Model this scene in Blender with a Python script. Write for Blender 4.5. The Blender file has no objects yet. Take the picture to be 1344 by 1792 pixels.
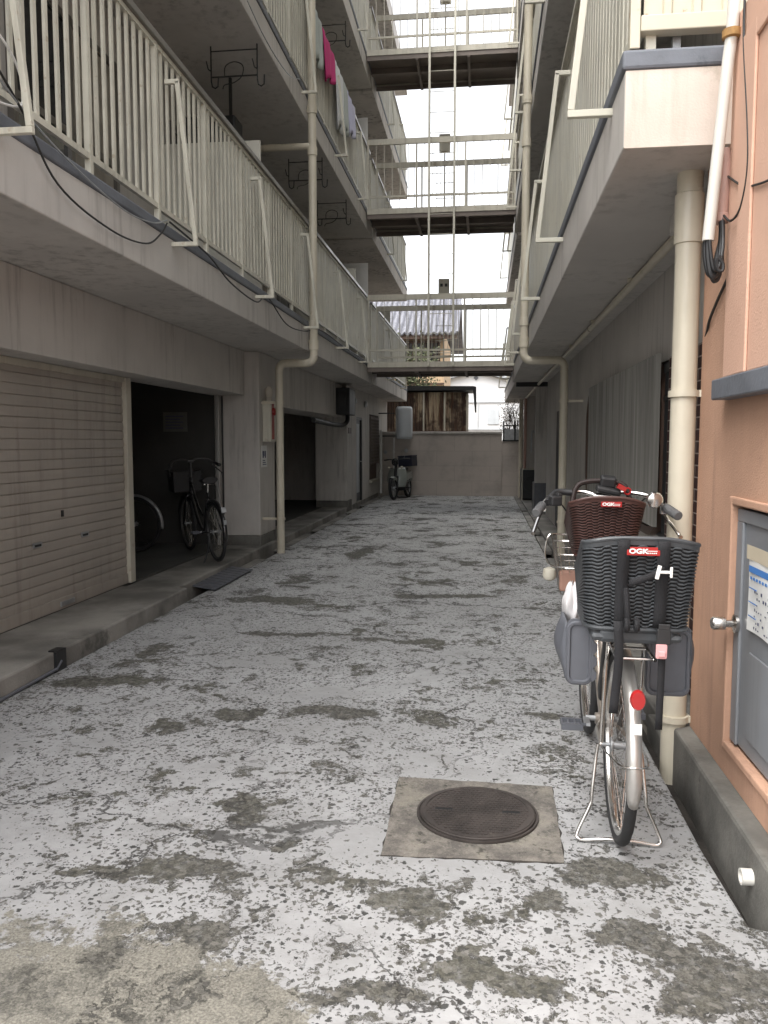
import bpy, bmesh, math, random
from mathutils import Vector, Matrix, Euler
R_ = math.radians
rnd = random.Random(7)
sc = bpy.context.scene
COL = sc.collection

# ------------------------------------------------------------------ camera
FPX, CAMZ = 1420.0, 1.45
YAW, PITCH = R_(7.039), R_(4.951)
cd = bpy.data.cameras.new('camera'); cam = bpy.data.objects.new('camera', cd); COL.objects.link(cam)
cd.sensor_fit = 'VERTICAL'; cd.sensor_height = 24.0; cd.lens = 24.0 * FPX / 1792.0
cd.clip_start = .05; cd.clip_end = 2000
cam.location = (0, 0, CAMZ); cam.rotation_euler = (math.pi / 2 - PITCH, 0, YAW)
sc.camera = cam
# ------------------------------------------------------------------ sky and sun (overcast)
SUN_EL, SUN_AZ = R_(60), R_(222)          # azimuth clockwise from +Y
w = bpy.data.worlds.new("World"); sc.world = w; w.use_nodes = True
nt = w.node_tree; nt.nodes.clear()
wo = nt.nodes.new('ShaderNodeOutputWorld'); bg = nt.nodes.new('ShaderNodeBackground')
sky = nt.nodes.new('ShaderNodeTexSky'); sky.sky_type = 'NISHITA'; sky.sun_disc = False
sky.sun_elevation = SUN_EL; sky.sun_rotation = SUN_AZ; sky.air_density = 1.0; sky.dust_density = 4.0; sky.ozone_density = 1.0
hs = nt.nodes.new('ShaderNodeHueSaturation'); hs.inputs['Saturation'].default_value = .15
nt.links.new(sky.outputs[0], hs.inputs['Color']); nt.links.new(hs.outputs[0], bg.inputs['Color'])
bg.inputs['Strength'].default_value = .15
nt.links.new(bg.outputs[0], wo.inputs['Surface'])
sd = bpy.data.lights.new('sun', 'SUN'); sd.energy = .5; sd.angle = R_(50); sd.color = (1, .96, .91)
so = bpy.data.objects.new('sun', sd); COL.objects.link(so)
dvec = Vector((math.sin(SUN_AZ) * math.cos(SUN_EL), math.cos(SUN_AZ) * math.cos(SUN_EL), math.sin(SUN_EL)))
so.rotation_euler = (-dvec).to_track_quat('-Z', 'Y').to_euler(); so.location = (0, -5, 30)
vs = sc.view_settings; sc.display_settings.display_device = 'sRGB'
vs.view_transform = 'Standard'; vs.look = 'None'; vs.gamma = 1; vs.use_curve_mapping = False
vs.exposure = 1.8
sc.cycles.max_bounces = 6; sc.cycles.diffuse_bounces = 3

# ------------------------------------------------------------------ materials
def nodes(name):
    m = bpy.data.materials.new(name); m.use_nodes = True
    return m, m.node_tree, m.node_tree.nodes['Principled BSDF']
class NT:
    """tiny helper to write node graphs as expressions"""
    def __init__(s, t): s.t = t
    def n(s, typ, **k):
        x = s.t.nodes.new(typ)
        for a, b in k.items(): setattr(x, a, b)
        return x
    def put(s, sock, v):
        if isinstance(v, bpy.types.NodeSocket): s.t.links.new(v, sock)
        else: sock.default_value = v
    def math(s, op, a, b=0.0, c=0.0, clamp=False):
        x = s.n('ShaderNodeMath', operation=op, use_clamp=clamp)
        for i, v in enumerate((a, b, c)): s.put(x.inputs[i], v)
        return x.outputs[0]
    def vmath(s, op, a, b=(0, 0, 0)):
        x = s.n('ShaderNodeVectorMath', operation=op); s.put(x.inputs[0], a); s.put(x.inputs[1], b)
        return x.outputs['Value'] if op in ('LENGTH', 'DISTANCE', 'DOT_PRODUCT') else x.outputs[0]
    def noise(s, v, scale, detail=5, rough=.55, dist=0, col=False):
        x = s.n('ShaderNodeTexNoise'); s.put(x.inputs['Vector'], v)
        x.inputs['Scale'].default_value = scale; x.inputs['Detail'].default_value = detail
        x.inputs['Roughness'].default_value = rough; x.inputs['Distortion'].default_value = dist
        return x.outputs['Color'] if col else x.outputs[0]
    def ss(s, v, a, b, lo=0.0, hi=1.0):
        x = s.n('ShaderNodeMapRange', interpolation_type='SMOOTHSTEP')
        s.put(x.inputs[0], v); s.put(x.inputs[1], a); s.put(x.inputs[2], b); s.put(x.inputs[3], lo); s.put(x.inputs[4], hi)
        return x.outputs[0]
    def mix(s, f, a, b, blend='MIX'):
        x = s.n('ShaderNodeMix', data_type='RGBA', blend_type=blend)
        s.put(x.inputs[0], f)
        for i, v in ((6, a), (7, b)):
            s.put(x.inputs[i], v if isinstance(v, bpy.types.NodeSocket) else (*v[:3], 1))
        return x.outputs[2]
    def scale(s, v, k):
        x = s.n('ShaderNodeMapping'); s.put(x.inputs[0], v); x.inputs['Scale'].default_value = k
        return x.outputs[0]
    def bump(s, h, strength, dist=.01):
        x = s.n('ShaderNodeBump'); s.put(x.inputs['Height'], h); x.inputs['Strength'].default_value = strength
        x.inputs['Distance'].default_value = dist
        return x.outputs[0]
    def coord(s): return s.n('ShaderNodeTexCoord').outputs['Object']

def M(name, c, rough=.6, metal=0.0, var=.12, scale=3.0, streak=0.0, scol=(.10, .085, .07), spots=0.0, spcol=(.18, .08, .03),
      bump=0.0, bscale=90.0, spot_scale=9.0, coat=0.0, trans=0.0):
    m, t, p = nodes(name); g = NT(t); co = g.coord()
    n1 = g.noise(co, scale, 6, .6)
    hi = tuple(min(1, x * (1 + var)) for x in c); lo = tuple(x * (1 - var) for x in c)
    col = g.mix(g.ss(n1, .3, .7), lo, hi)
    if streak:
        sv = g.scale(co, (7, 7, .55)); n2 = g.noise(sv, 1.6, 6, .62)
        n3 = g.noise(co, 1.1, 3, .5)
        f = g.math('MULTIPLY', g.ss(n2, .46, .70), g.ss(n3, .36, .62)); f = g.math('MULTIPLY', f, streak)
        col = g.mix(f, col, scol)
    if spots:
        n4 = g.noise(co, spot_scale, 7, .66); f = g.math('MULTIPLY', g.ss(n4, .60, .70), spots)
        col = g.mix(f, col, spcol)
    p.inputs['Base Color'].default_value = (*c, 1); t.links.new(col, p.inputs['Base Color'])
    rr = g.ss(n1, .2, .8, max(0.02, rough - .08), min(1, rough + .08)); t.links.new(rr, p.inputs['Roughness'])
    p.inputs['Metallic'].default_value = metal
    if coat: p.inputs['Coat Weight'].default_value = coat
    if trans: p.inputs['Transmission Weight'].default_value = trans
    if bump:
        nb = g.noise(co, bscale, 4, .6); t.links.new(g.bump(nb, bump, .006), p.inputs['Normal'])
    return m

CONC = M('painted_concrete', (.54, .512, .475), .8, var=.08, scale=1.3, streak=.42, bump=.25, bscale=60, spots=.2, spcol=(.33, .28, .24), spot_scale=2.3)
CONC_FAR = M('painted_concrete_weathered', (.60, .56, .52), .8, var=.10, scale=1.8, streak=.75, bump=.25, bscale=60)
ENDFACE = M('concrete_lit_end', (.66, .575, .50), .85, var=.08, scale=2, streak=.30, scol=(.25, .22, .15), bump=.3, bscale=120, spots=.5, spcol=(.36, .3, .22), spot_scale=3)  # building paint lightened and stained; bright light on the slab end put into its colour
BARE = M('bare_concrete', (.15, .145, .13), .9, var=.35, scale=4, streak=.5, bump=.5, bscale=70, spots=.6, spcol=(.06, .06, .05), spot_scale=5)
PAVE = M('pavement_concrete', (.23, .22, .20), .8, var=.45, scale=1.5, bump=.35, bscale=70, spots=.75, spcol=(.06, .06, .052), spot_scale=1.6)
GUT = M('gutter_dark', (.035, .03, .025), .9, var=.5, scale=6, bump=.6, bscale=40)  # near-black, rough gutter floor; also fills the manhole joint
CREAM = M('cream_paint', (.60, .575, .48), .45, var=.08, scale=4, streak=.35, spots=.45, spcol=(.30, .19, .09), spot_scale=17)
CREAMD = M('cream_paint_dull', (.50, .47, .39), .5, var=.10, scale=3, streak=.55, scol=(.22, .18, .13), spots=.35, spcol=(.28, .17, .09), spot_scale=9)
RUSTCREAM = M('cream_paint_rusting', (.56, .52, .41), .5, var=.05, scale=4, spots=.95, spcol=(.26, .12, .04), spot_scale=6)
PIPE = M('cream_pvc', (.60, .55, .44), .32, var=.06, scale=2.5, streak=.25)
WHITEP = M('white_pvc', (.62, .60, .55), .4, var=.04, scale=5, spots=.3, spcol=(.4, .25, .12), spot_scale=11)
RUST = M('rusty_clamp', (.30, .17, .06), .8, var=.4, scale=20)
BRONZE = M('bronze_anodised', (.20, .185, .165), .35, metal=.5, var=.08, scale=3)
ALU = M('dull_aluminium', (.45, .44, .42), .4, metal=.6, var=.08)
SLATE = M('slate_coating', (.14, .15, .17), .6, var=.15, scale=5, spots=.4, spcol=(.05, .06, .07), bump=.3, bscale=40)
ORANGE = M('orange_stucco', (.50, .30, .205), .85, var=.10, scale=2.2, streak=.38, scol=(.26, .15, .11), spots=.3, spcol=(.33, .2, .15), spot_scale=4, bump=.45, bscale=140)
ORANGE_LIT = M('orange_stucco_lit', (.66, .415, .305), .8, var=.05, scale=2, bump=.35, bscale=110)  # orange stucco lightened; the stronger light on the upper panel is in the colour
GREYDOOR = M('grey_blue_steel', (.21, .22, .235), .42, var=.06, scale=3, streak=.2)
STEEL = M('brushed_steel', (.60, .58, .55), .25, metal=1, var=.06, scale=20)
CHROME = M('chrome', (.72, .70, .67), .2, metal=1, var=.08, scale=12)
GALV = M('galvanised_steel', (.40, .41, .42), .45, metal=.7, var=.2, scale=8)
IRON = M('black_iron', (.02, .019, .018), .6, var=.3, scale=10)
BLACK = M('black_plastic', (.02, .02, .021), .5, var=.2, scale=10)
RUBBER = M('rubber', (.026, .026, .027), .75, var=.3, scale=14)
SHUT = M('shutter_beige', (.36, .325, .285), .5, var=.06, scale=1.6, streak=.35)
DARKWALL = M('garage_wall', (.055, .054, .05), .9, var=.2, scale=2, bump=.3)  # walls coloured near black, standing in for the shade of the unlit interior
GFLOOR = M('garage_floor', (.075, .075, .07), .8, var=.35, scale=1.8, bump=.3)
GLASSD = M('dark_glass', (.02, .022, .025), .08, var=.2, scale=2, coat=.5)
CURT = M('curtain', (.34, .31, .26), .9, var=.2, scale=4)
PANELW = M('partition_board', (.62, .60, .52), .6, var=.05, scale=2)
REDP = M('red_plastic', (.36, .014, .014), .3, var=.1, coat=.5)
REDDULL = M('faded_red_paint', (.28, .05, .035), .6, var=.2)
WHITE = M('white_paint', (.75, .74, .71), .5, var=.05)
PAPER = M('paper', (.72, .72, .70), .8, var=.04, scale=8)
BLUEINK = M('blue_print', (.06, .2, .52), .7, var=.1)
DARKINK = M('dark_print', (.05, .06, .12), .7, var=.1)
TAPE = M('masking_tape', (.55, .48, .36), .7, var=.06)
GUARD = M('grey_plastic_guard', (.105, .11, .125), .4, var=.08, scale=8)
SATIN = M('satin_silver', (.50, .485, .46), .34, metal=.75, var=.06, scale=9, spots=.25, spcol=(.3, .28, .26))
SEATG = M('charcoal_plastic', (.055, .06, .065), .45, var=.15, scale=12)
SEATB = M('brown_plastic', (.070, .032, .026), .45, var=.15, scale=12)
SEATD = M('shell_backing', (.012, .012, .013), .7, var=.2)
BROWND = M('brown_backing', (.022, .011, .009), .7, var=.2)
GRIP = M('grey_rubber_grip', (.11, .11, .112), .7, var=.12, bump=.4, bscale=200)
CHAMP = M('champagne_frame_paint', (.34, .30, .26), .3, metal=.5, var=.05, coat=.5)
BROWNTUBE = M('brown_frame_paint', (.09, .065, .05), .35, metal=.3, var=.1, coat=.4)
BLKPAINT = M('black_bicycle_paint', (.012, .012, .013), .3, var=.1, coat=.6)
PINKP = M('pink_plastic', (.75, .38, .38), .4, var=.05)
WEB = M('black_webbing', (.013, .013, .015), .8, var=.25, bump=.5, bscale=300)
BAG = M('milky_plastic_bag', (.62, .60, .60), .4, var=.08, bump=.6, bscale=30)
MANH = M('cast_iron', (.065, .055, .05), .6, metal=.35, var=.3, scale=7, spots=.3, spcol=(.14, .12, .10), spot_scale=14)
MAGENTA = M('magenta_cloth', (.52, .035, .17), .9, var=.08)
CLOTHW = M('white_cloth', (.66, .67, .66), .9, var=.06)
CLOTHG = M('grey_green_cloth', (.42, .45, .42), .9, var=.1)
LAVEN = M('lavender_cloth', (.52, .52, .66), .9, var=.06)
TANKW = M('pale_tank', (.55, .58, .60), .4, var=.05, scale=2, streak=.15)
DARKMET = M('dark_metal', (.03, .031, .032), .5, metal=.4, var=.2)
BROWNW = M('brown_frame', (.085, .05, .035), .5, var=.15)
DUCTPINK = M('pinkish_duct', (.50, .31, .26), .5, var=.08, streak=.2)
SCOOT = M('pale_green_enamel', (.27, .29, .26), .35, var=.06, coat=.4)
NAVY = M('navy_crate', (.016, .018, .035), .5, var=.15)
LEATH = M('tan_leather', (.34, .19, .14), .6, var=.1)
TANW = M('tan_render', (.56, .40, .25), .85, var=.08, scale=.6, streak=.2)
HOUSEW = M('pale_siding', (.72, .72, .72), .7, var=.04, scale=.6)
LEAF = M('shrub_leaf', (.075, .085, .035), .7, var=.5, scale=7)
TWIG = M('twig_bark', (.10, .075, .06), .9, var=.3, scale=10)
GROUNDM = M('ground_earth', (.16, .145, .12), .95, var=.3, scale=.5, bump=.3)
AMBER = M('lamp_glass', (.55, .5, .42), .25, var=.1)
CHROME_SHADED = M('chrome_shaded', (.10, .10, .10), .45, metal=.6, var=.2)  # chrome darkened; the shade inside the garage is put into its colour
PAPER_SHADED = M('paper_shaded', (.12, .12, .11), .8, var=.2, scale=6)  # notice paper darkened to carry the garage's shade
LATT = M('lattice_brown', (.17, .14, .12), .6, var=.15)

def mat_road():
    m, t, p = nodes('worn_whitish_concrete'); g = NT(t); co = g.coord()
    wob = g.noise(co, 2.2, 6, .62, col=True)
    wv = g.vmath('SUBTRACT', wob, (.5, .5, .5)); fine = g.noise(co, 14, 5, .65, col=True)
    fv = g.vmath('SUBTRACT', fine, (.5, .5, .5))
    warp = g.vmath('ADD', co, g.vmath('ADD', g.vmath('MULTIPLY', wv, (.55, .55, 0)), g.vmath('MULTIPLY', fv, (.14, .14, 0))))
    def blobs(lst):
        acc = None
        for cx, cy, rx, ry in lst:
            d = g.vmath('LENGTH', g.vmath('MULTIPLY', g.vmath('SUBTRACT', warp, (cx, cy, 0)), (1 / rx, 1 / ry, 0)))
            acc = d if acc is None else g.math('MINIMUM', acc, d)
        return acc
    dark = blobs([(-.24, 2.44, .11, .09), (-.45, 2.54, .17, .035), (-1.15, 2.5, .30, .06), (-.98, 2.55, .2, .07), (-.90, 3.02, .12, .12),
                  (-.71, 2.75, .06, .04), (-1.28, 4.1, .16, .12), (-.8, 4.15, .28, .11), (-1.58, 3.9, .12, .08), (-2.3, 4.6, .35, .14),
                  (.2, 2.47, .13, .07), (.45, 2.65, .14, .12), (.64, 2.15, .2, .13), (.1, 2.1, .13, .06), (-.3, 2.0, .18, .05),
                  (-.03, 2.12, .06, .12), (.33, 4.25, .12, .06), (-1.4, 5.88, .5, .05), (-.6, 5.78, .42, .045), (-1.6, 10.4, .15, .7),
                  (.5, 2.3, .16, .05), (-.55, 1.78, .35, .05), (-1.9, 7.2, .4, .18), (-.4, 7.6, .6, .12)])
    beige = blobs([(-1.05, 1.90, .50, .30), (-.72, 1.95, .26, .15), (-.15, 1.6, .4, .15), (-1.5, 1.6, .5, .3)])
    edge = g.noise(co, 11, 10, .80); eoff = g.math('MULTIPLY', g.math('SUBTRACT', edge, .5), 2.4)
    fdark = g.ss(g.math('ADD', dark, eoff), 1.0, .86)
    fbeige = g.ss(g.math('ADD', beige, eoff), 1.08, .92)
    # generic worn patches everywhere, more of them farther up the alley
    sx = g.scale(warp, (1.0, .85, 1.0))
    nb = g.noise(sx, 1.9, 11, .76)
    sep = g.n('ShaderNodeSeparateXYZ'); g.put(sep.inputs[0], co); Y = sep.outputs[1]; X = sep.outputs[0]
    thr = g.math('ADD', g.ss(Y, 3.0, 9.0, .585, .552), g.ss(Y, 3.0, 1.9, 0, -.022))
    fgen = g.ss(g.math('SUBTRACT', nb, thr), .0, .014)
    nbb = g.noise(g.scale(warp, (1.0, .8, 1)), 6.5, 10, .78); big = g.noise(co, .75, 4, .6)
    fgen2 = g.ss(g.math('SUBTRACT', nbb, g.math('SUBTRACT', .672, g.math('MULTIPLY', big, .20))), .0, .012)
    fgen = g.math('MAXIMUM', fgen, fgen2)
    worn = g.math('MAXIMUM', fdark, fgen)
    # exposed aggregate: dark pebbles
    def pebbles(scale, rad, keep, v):
        x = g.n('ShaderNodeTexVoronoi'); g.put(x.inputs['Vector'], v); x.inputs['Scale'].default_value = scale
        sp = g.n('ShaderNodeSeparateColor'); g.put(sp.inputs[0], x.outputs['Color'])
        r = g.math('MULTIPLY', sp.outputs[0], rad); ok = g.math('LESS_THAN', sp.outputs[1], keep)
        return g.math('MULTIPLY', g.ss(x.outputs['Distance'], g.math('ADD', r, .03), g.math('ADD', r, -.03)), ok), sp.outputs[2]
    f2 = g.vmath('SUBTRACT', g.noise(co, 60, 3, .7, col=True), (.5, .5, .5))
    pv = g.vmath('ADD', co, g.vmath('ADD', g.vmath('MULTIPLY', fv, (.05, .05, 0)), g.vmath('MULTIPLY', f2, (.022, .022, 0))))
    dens = g.noise(co, 1.6, 6, .65); keep = g.ss(dens, .36, .62, .10, 1.0)
    near = g.math('MAXIMUM', g.ss(g.math('SUBTRACT', nb, thr), -.09, .0), g.ss(g.math('ADD', dark, eoff), 2.1, 1.15))
    keep = g.math('ADD', keep, g.math('MULTIPLY', near, .8))
    p1, c1 = pebbles(46, .50, keep, pv); p2, c2 = pebbles(88, .50, g.math('MULTIPLY', keep, .75), pv)
    p3, c3 = pebbles(24, .40, g.math('MULTIPLY', keep, .30), pv)
    peb = g.math('MAXIMUM', g.math('MAXIMUM', p1, p3), g.math('MULTIPLY', p2, .9))
    # hairline cracks
    ck = g.n('ShaderNodeTexVoronoi', feature='DISTANCE_TO_EDGE'); ck.inputs['Scale'].default_value = .55
    cw = g.vmath('ADD', co, g.vmath('MULTIPLY', wv, (1.1, 1.1, 0))); cw = g.vmath('ADD', cw, g.vmath('MULTIPLY', fv, (.12, .12, 0)))
    g.put(ck.inputs['Vector'], cw)
    crack = g.math('MULTIPLY', g.ss(ck.outputs['Distance'], .008, .002), g.ss(g.noise(co, .9, 2), .42, .56))
    # colours
    n1 = g.noise(co, .8, 5, .6); n2 = g.noise(co, 130, 3, .7); n3 = g.noise(co, 26, 5, .7)
    base = g.mix(g.ss(n1, .35, .65), (.32, .322, .322), (.425, .428, .43))
    base = g.mix(g.ss(g.noise(co, 4.5, 7, .7), .42, .66, 0, .38), base, (.23, .229, .22)); base = g.mix(g.ss(n3, .25, .75, 0, .30), base, (.24, .237, .23))
    base = g.mix(g.ss(Y, 4, 14, 0, .7), base, (.46, .46, .445))  # base lightened up the alley, brightening the far end through its colour
    wcol = g.mix(g.ss(n2, .3, .7), (.038, .036, .031), (.12, .115, .098))
    wcol = g.mix(g.ss(n1, .4, .65, 0, .4), wcol, (.10, .098, .066))
    vg = g.n('ShaderNodeTexVoronoi'); g.put(vg.inputs['Vector'], pv); vg.inputs['Scale'].default_value = 62
    vsep = g.n('ShaderNodeSeparateColor'); g.put(vsep.inputs[0], vg.outputs['Color'])
    wcol = g.mix(g.math('MULTIPLY', g.ss(vsep.outputs[0], .5, 1.0), .55), wcol, (.20, .19, .17))
    wcol = g.mix(g.math('MULTIPLY', g.ss(vsep.outputs[1], .6, .9), .7), wcol, (.03, .03, .027))
    bcol = g.mix(g.ss(n2, .3, .7), (.125, .12, .10), (.28, .265, .225))
    bcol = g.mix(g.ss(g.noise(co, 5, 8, .75), .47, .60, 0, .8), bcol, wcol)
    bcol = g.mix(g.ss(n2, .68, .74, 0, .6), bcol, (.5, .48, .42))
    col = g.mix(fbeige, base, bcol); 
    pcol = g.mix(c1, (.025, .025, .023), (.115, .11, .098))
    pm = g.math('MULTIPLY', peb, g.math('SUBTRACT', 1.0, g.math('MULTIPLY', fbeige, .8)))
    col = g.mix(g.math('MULTIPLY', pm, .92), col, pcol)
    col = g.mix(g.math('MULTIPLY', worn, g.ss(n3, .2, .55, .55, 1)), col, wcol)
    col = g.mix(g.math('MULTIPLY', crack, .85), col, (.04, .038, .034))
    t.links.new(col, p.inputs['Base Color']); p.inputs['Roughness'].default_value = .82
    h = g.math('SUBTRACT', g.math('MULTIPLY', n3, .3), g.math('ADD', g.math('MULTIPLY', worn, .55), g.math('ADD', g.math('MULTIPLY', peb, .5), crack)))
    h = g.math('ADD', h, g.math('MULTIPLY', n2, .25))
    t.links.new(g.bump(h, .7, .006), p.inputs['Normal'])
    return m
ROAD = mat_road()

def mat_bricks(name, c1, c2, mortar, scale, bw, rh, ms, ax='x', bump=.5, stain=.3, offset=.5):
    m, t, p = nodes(name); g = NT(t); co = g.coord()
    sp = g.n('ShaderNodeSeparateXYZ'); g.put(sp.inputs[0], co); mp = g.n('ShaderNodeCombineXYZ')
    g.put(mp.inputs[0], sp.outputs['XYZ'.index(ax.upper())]); g.put(mp.inputs[1], sp.outputs[2])
    b = g.n('ShaderNodeTexBrick'); g.put(b.inputs['Vector'], mp.outputs[0]); b.offset = offset
    b.inputs['Color1'].default_value = (*c1, 1); b.inputs['Color2'].default_value = (*c2, 1); b.inputs['Mortar'].default_value = (*mortar, 1)
    b.inputs['Scale'].default_value = scale; b.inputs['Brick Width'].default_value = bw; b.inputs['Row Height'].default_value = rh
    b.inputs['Mortar Size'].default_value = ms
    n = g.noise(co, 1.3, 6, .65); col = g.mix(g.math('MULTIPLY', g.ss(n, .42, .7), stain), b.outputs['Color'], tuple(x * .45 for x in c1))
    t.links.new(col, p.inputs['Base Color']); p.inputs['Roughness'].default_value = .8
    t.links.new(g.bump(g.math('SUBTRACT', 1.0, b.outputs['Fac']), bump, .008), p.inputs['Normal'])
    return m
BLOCKW = mat_bricks('concrete_block_wall', (.50, .445, .395), (.47, .42, .375), (.39, .35, .31), 1.0, .95, .40, .006, ax='x', stain=.45, bump=.2)
TILEBR = mat_bricks('dark_red_tile', (.055, .019, .015), (.042, .015, .012), (.34, .29, .25), 1.0, .24, .066, .004, ax='y', stain=.2)
TILEBR2 = mat_bricks('dark_red_tile_end', (.075, .018, .014), (.055, .014, .012), (.42, .36, .31), 1.0, .24, .066, .0045, ax='x', stain=.2)

def mat_rustsheet():
    m, t, p = nodes('rusty_corrugated_sheet'); g = NT(t); co = g.coord()
    n = g.noise(g.scale(co, (9, 9, .7)), 1.0, 7, .7); n2 = g.noise(co, 1.0, 4, .6); n3 = g.noise(g.scale(co, (25, 25, 1.2)), 1, 5, .7)
    col = g.mix(g.ss(n, .38, .60), (.42, .34, .24), (.06, .03, .02))
    col = g.mix(g.ss(n2, .46, .56, 0, .9), col, (.035, .02, .016))
    col = g.mix(g.ss(n3, .5, .75, 0, .6), col, (.22, .10, .045))
    t.links.new(col, p.inputs['Base Color']); p.inputs['Roughness'].default_value = .85
    return m
RUSTSHEET = mat_rustsheet()
def mat_polycarb():
    m, t, p = nodes('milky_corrugated_plastic'); g = NT(t); co = g.coord()
    n = g.noise(g.scale(co, (10, 10, .4)), 1.3, 6, .65)
    col = g.mix(g.ss(n, .35, .7), (.32, .31, .285), (.18, .175, .16)); t.links.new(col, p.inputs['Base Color'])
    p.inputs['Roughness'].default_value = .35; p.inputs['Transmission Weight'].default_value = .12
    return m
POLY = mat_polycarb()
def mat_tileroof():
    return M('blue_grey_roof_tile', (.17, .17, .19), .55, var=.25, scale=5)
ROOFT = mat_tileroof()

# ------------------------------------------------------------------ mesh builder
ORI = {}
def V(*a): return Vector(a)
class MB:
    def __init__(s): s.v = []; s.f = []
    def add(s, vs, fs):
        o = len(s.v); s.v += [Vector(x) for x in vs]; s.f += [tuple(i + o for i in f) for f in fs]; return s
    def box(s, x0, x1, y0, y1, z0, z1):
        v = [(x, y, z) for z in (z0, z1) for y in (y0, y1) for x in (x0, x1)]
        return s.add(v, [(0, 2, 3, 1), (4, 5, 7, 6), (0, 1, 5, 4), (2, 6, 7, 3), (0, 4, 6, 2), (1, 3, 7, 5)])
    def obox(s, c, d, rot=(0, 0, 0)):
        m = Euler(rot).to_matrix(); c = Vector(c)
        v = [c + m @ Vector((x * d[0] / 2, y * d[1] / 2, z * d[2] / 2)) for z in (-1, 1) for y in (-1, 1) for x in (-1, 1)]
        return s.add(v, [(0, 2, 3, 1), (4, 5, 7, 6), (0, 1, 5, 4), (2, 6, 7, 3), (0, 4, 6, 2), (1, 3, 7, 5)])
    def bar(s, a, b, wx, wy, up=(0, 0, 1)):
        a = Vector(a); b = Vector(b); t = (b - a).normalized(); u = Vector(up)
        if abs(t.dot(u)) > .98: u = Vector((0, 1, 0))
        n = t.cross(u).normalized(); q = n.cross(t)
        v = [p + n * i * wx / 2 + q * j * wy / 2 for p in (a, b) for i, j in ((-1, -1), (1, -1), (1, 1), (-1, 1))]
        return s.add(v, [(3, 2, 1, 0), (4, 5, 6, 7), (0, 1, 5, 4), (1, 2, 6, 5), (2, 3, 7, 6), (3, 0, 4, 7)])
    def tube(s, pts, r, n=8, closed=False, flat=None):
        pts = [Vector(p) for p in pts]; N = len(pts)
        rs = r if isinstance(r, (list, tuple)) else [r] * N
        T = []
        for i in range(N):
            if closed: d = pts[(i + 1) % N] - pts[i - 1]
            else: d = pts[min(i + 1, N - 1)] - pts[max(i - 1, 0)]
            T.append(d.normalized() if d.length > 1e-9 else Vector((0, 0, 1)))
        u = T[0].orthogonal().normalized(); vs = []; fs = []
        for i in range(N):
            u = (u - T[i] * u.dot(T[i])); u = u.normalized() if u.length > 1e-6 else T[i].orthogonal().normalized()
            q = T[i].cross(u)
            for k in range(n):
                a = 2 * math.pi * k / n
                vs.append(pts[i] + (u * math.cos(a) + q * math.sin(a)) * rs[i])
        M_ = N if closed else N - 1
        for i in range(M_):
            for k in range(n):
                a, b = i * n + k, i * n + (k + 1) % n; c, d = ((i + 1) % N) * n + (k + 1) % n, ((i + 1) % N) * n + k
                fs.append((a, b, c, d))
        if not closed: fs += [tuple(reversed(range(n))), tuple(range((N - 1) * n, N * n))]
        return s.add(vs, fs)
    def cyl(s, a, b, r, n=16, r2=None): return s.tube([a, b], [r, r if r2 is None else r2], n)
    def prism(s, poly, axis, a, b):
        """poly: 2-D loop; axis 'x','y','z' the extrusion axis"""
        def P(u, v, w): return {'x': (w, u, v), 'y': (u, w, v), 'z': (u, v, w)}[axis]
        n = len(poly); vs = [P(u, v, a) for u, v in poly] + [P(u, v, b) for u, v in poly]
        fs = [tuple(range(n)), tuple(reversed(range(n, 2 * n)))] + [(i, n + i, n + (i + 1) % n, (i + 1) % n) for i in range(n)]
        return s.add(vs, fs)
    def sheet(s, prof, axis, a, b, th=None):
        """open 2-D profile swept along an axis; th gives it thickness through a duplicated offset"""
        def P(u, v, w): return {'x': (w, u, v), 'y': (u, w, v), 'z': (u, v, w)}[axis]
        n = len(prof); 
        if th:
            off = []
            for i in range(n):
                d = Vector(prof[min(i + 1, n - 1)]) - Vector(prof[max(i - 1, 0)]); d = Vector((-d.y, d.x)); d.normalize()
                off.append((prof[i][0] + d.x * th, prof[i][1] + d.y * th))
            return s.prism(list(prof) + off[::-1], axis, a, b)
        vs = [P(u, v, a) for u, v in prof] + [P(u, v, b) for u, v in prof]
        return s.add(vs, [(i, i + 1, n + i + 1, n + i) for i in range(n - 1)])
    def lathe(s, prof, c, axis='z', n=24):
        """prof: (radius, height)"""
        c = Vector(c); vs = []; fs = []
        for r, h in prof:
            for k in range(n):
                a = 2 * math.pi * k / n; x, y = r * math.cos(a), r * math.sin(a)
                vs.append(c + Vector({'z': (x, y, h), 'x': (h, x, y), 'y': (x, h, y)}[axis]))
        for i in range(len(prof) - 1):
            for k in range(n): fs.append((i * n + k, i * n + (k + 1) % n, (i + 1) * n + (k + 1) % n, (i + 1) * n + k))
        fs += [tuple(reversed(range(n))), tuple(range((len(prof) - 1) * n, len(prof) * n))]
        return s.add(vs, fs)
    def torus(s, c, R, r, axis='x', n=48, m=10):
        pts = []
        for k in range(n):
            a = 2 * math.pi * k / n; x, y = R * math.cos(a), R * math.sin(a)
            pts.append(Vector(c) + Vector({'z': (x, y, 0), 'x': (0, x, y), 'y': (x, 0, y)}[axis]))
        return s.tube(pts, r, m, closed=True)
    def grid(s, fn, nu, nv):
        vs = [fn(i / (nu - 1), j / (nv - 1)) for j in range(nv) for i in range(nu)]
        return s.add(vs, [(j * nu + i, j * nu + i + 1, (j + 1) * nu + i + 1, (j + 1) * nu + i) for j in range(nv - 1) for i in range(nu - 1)])
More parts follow.
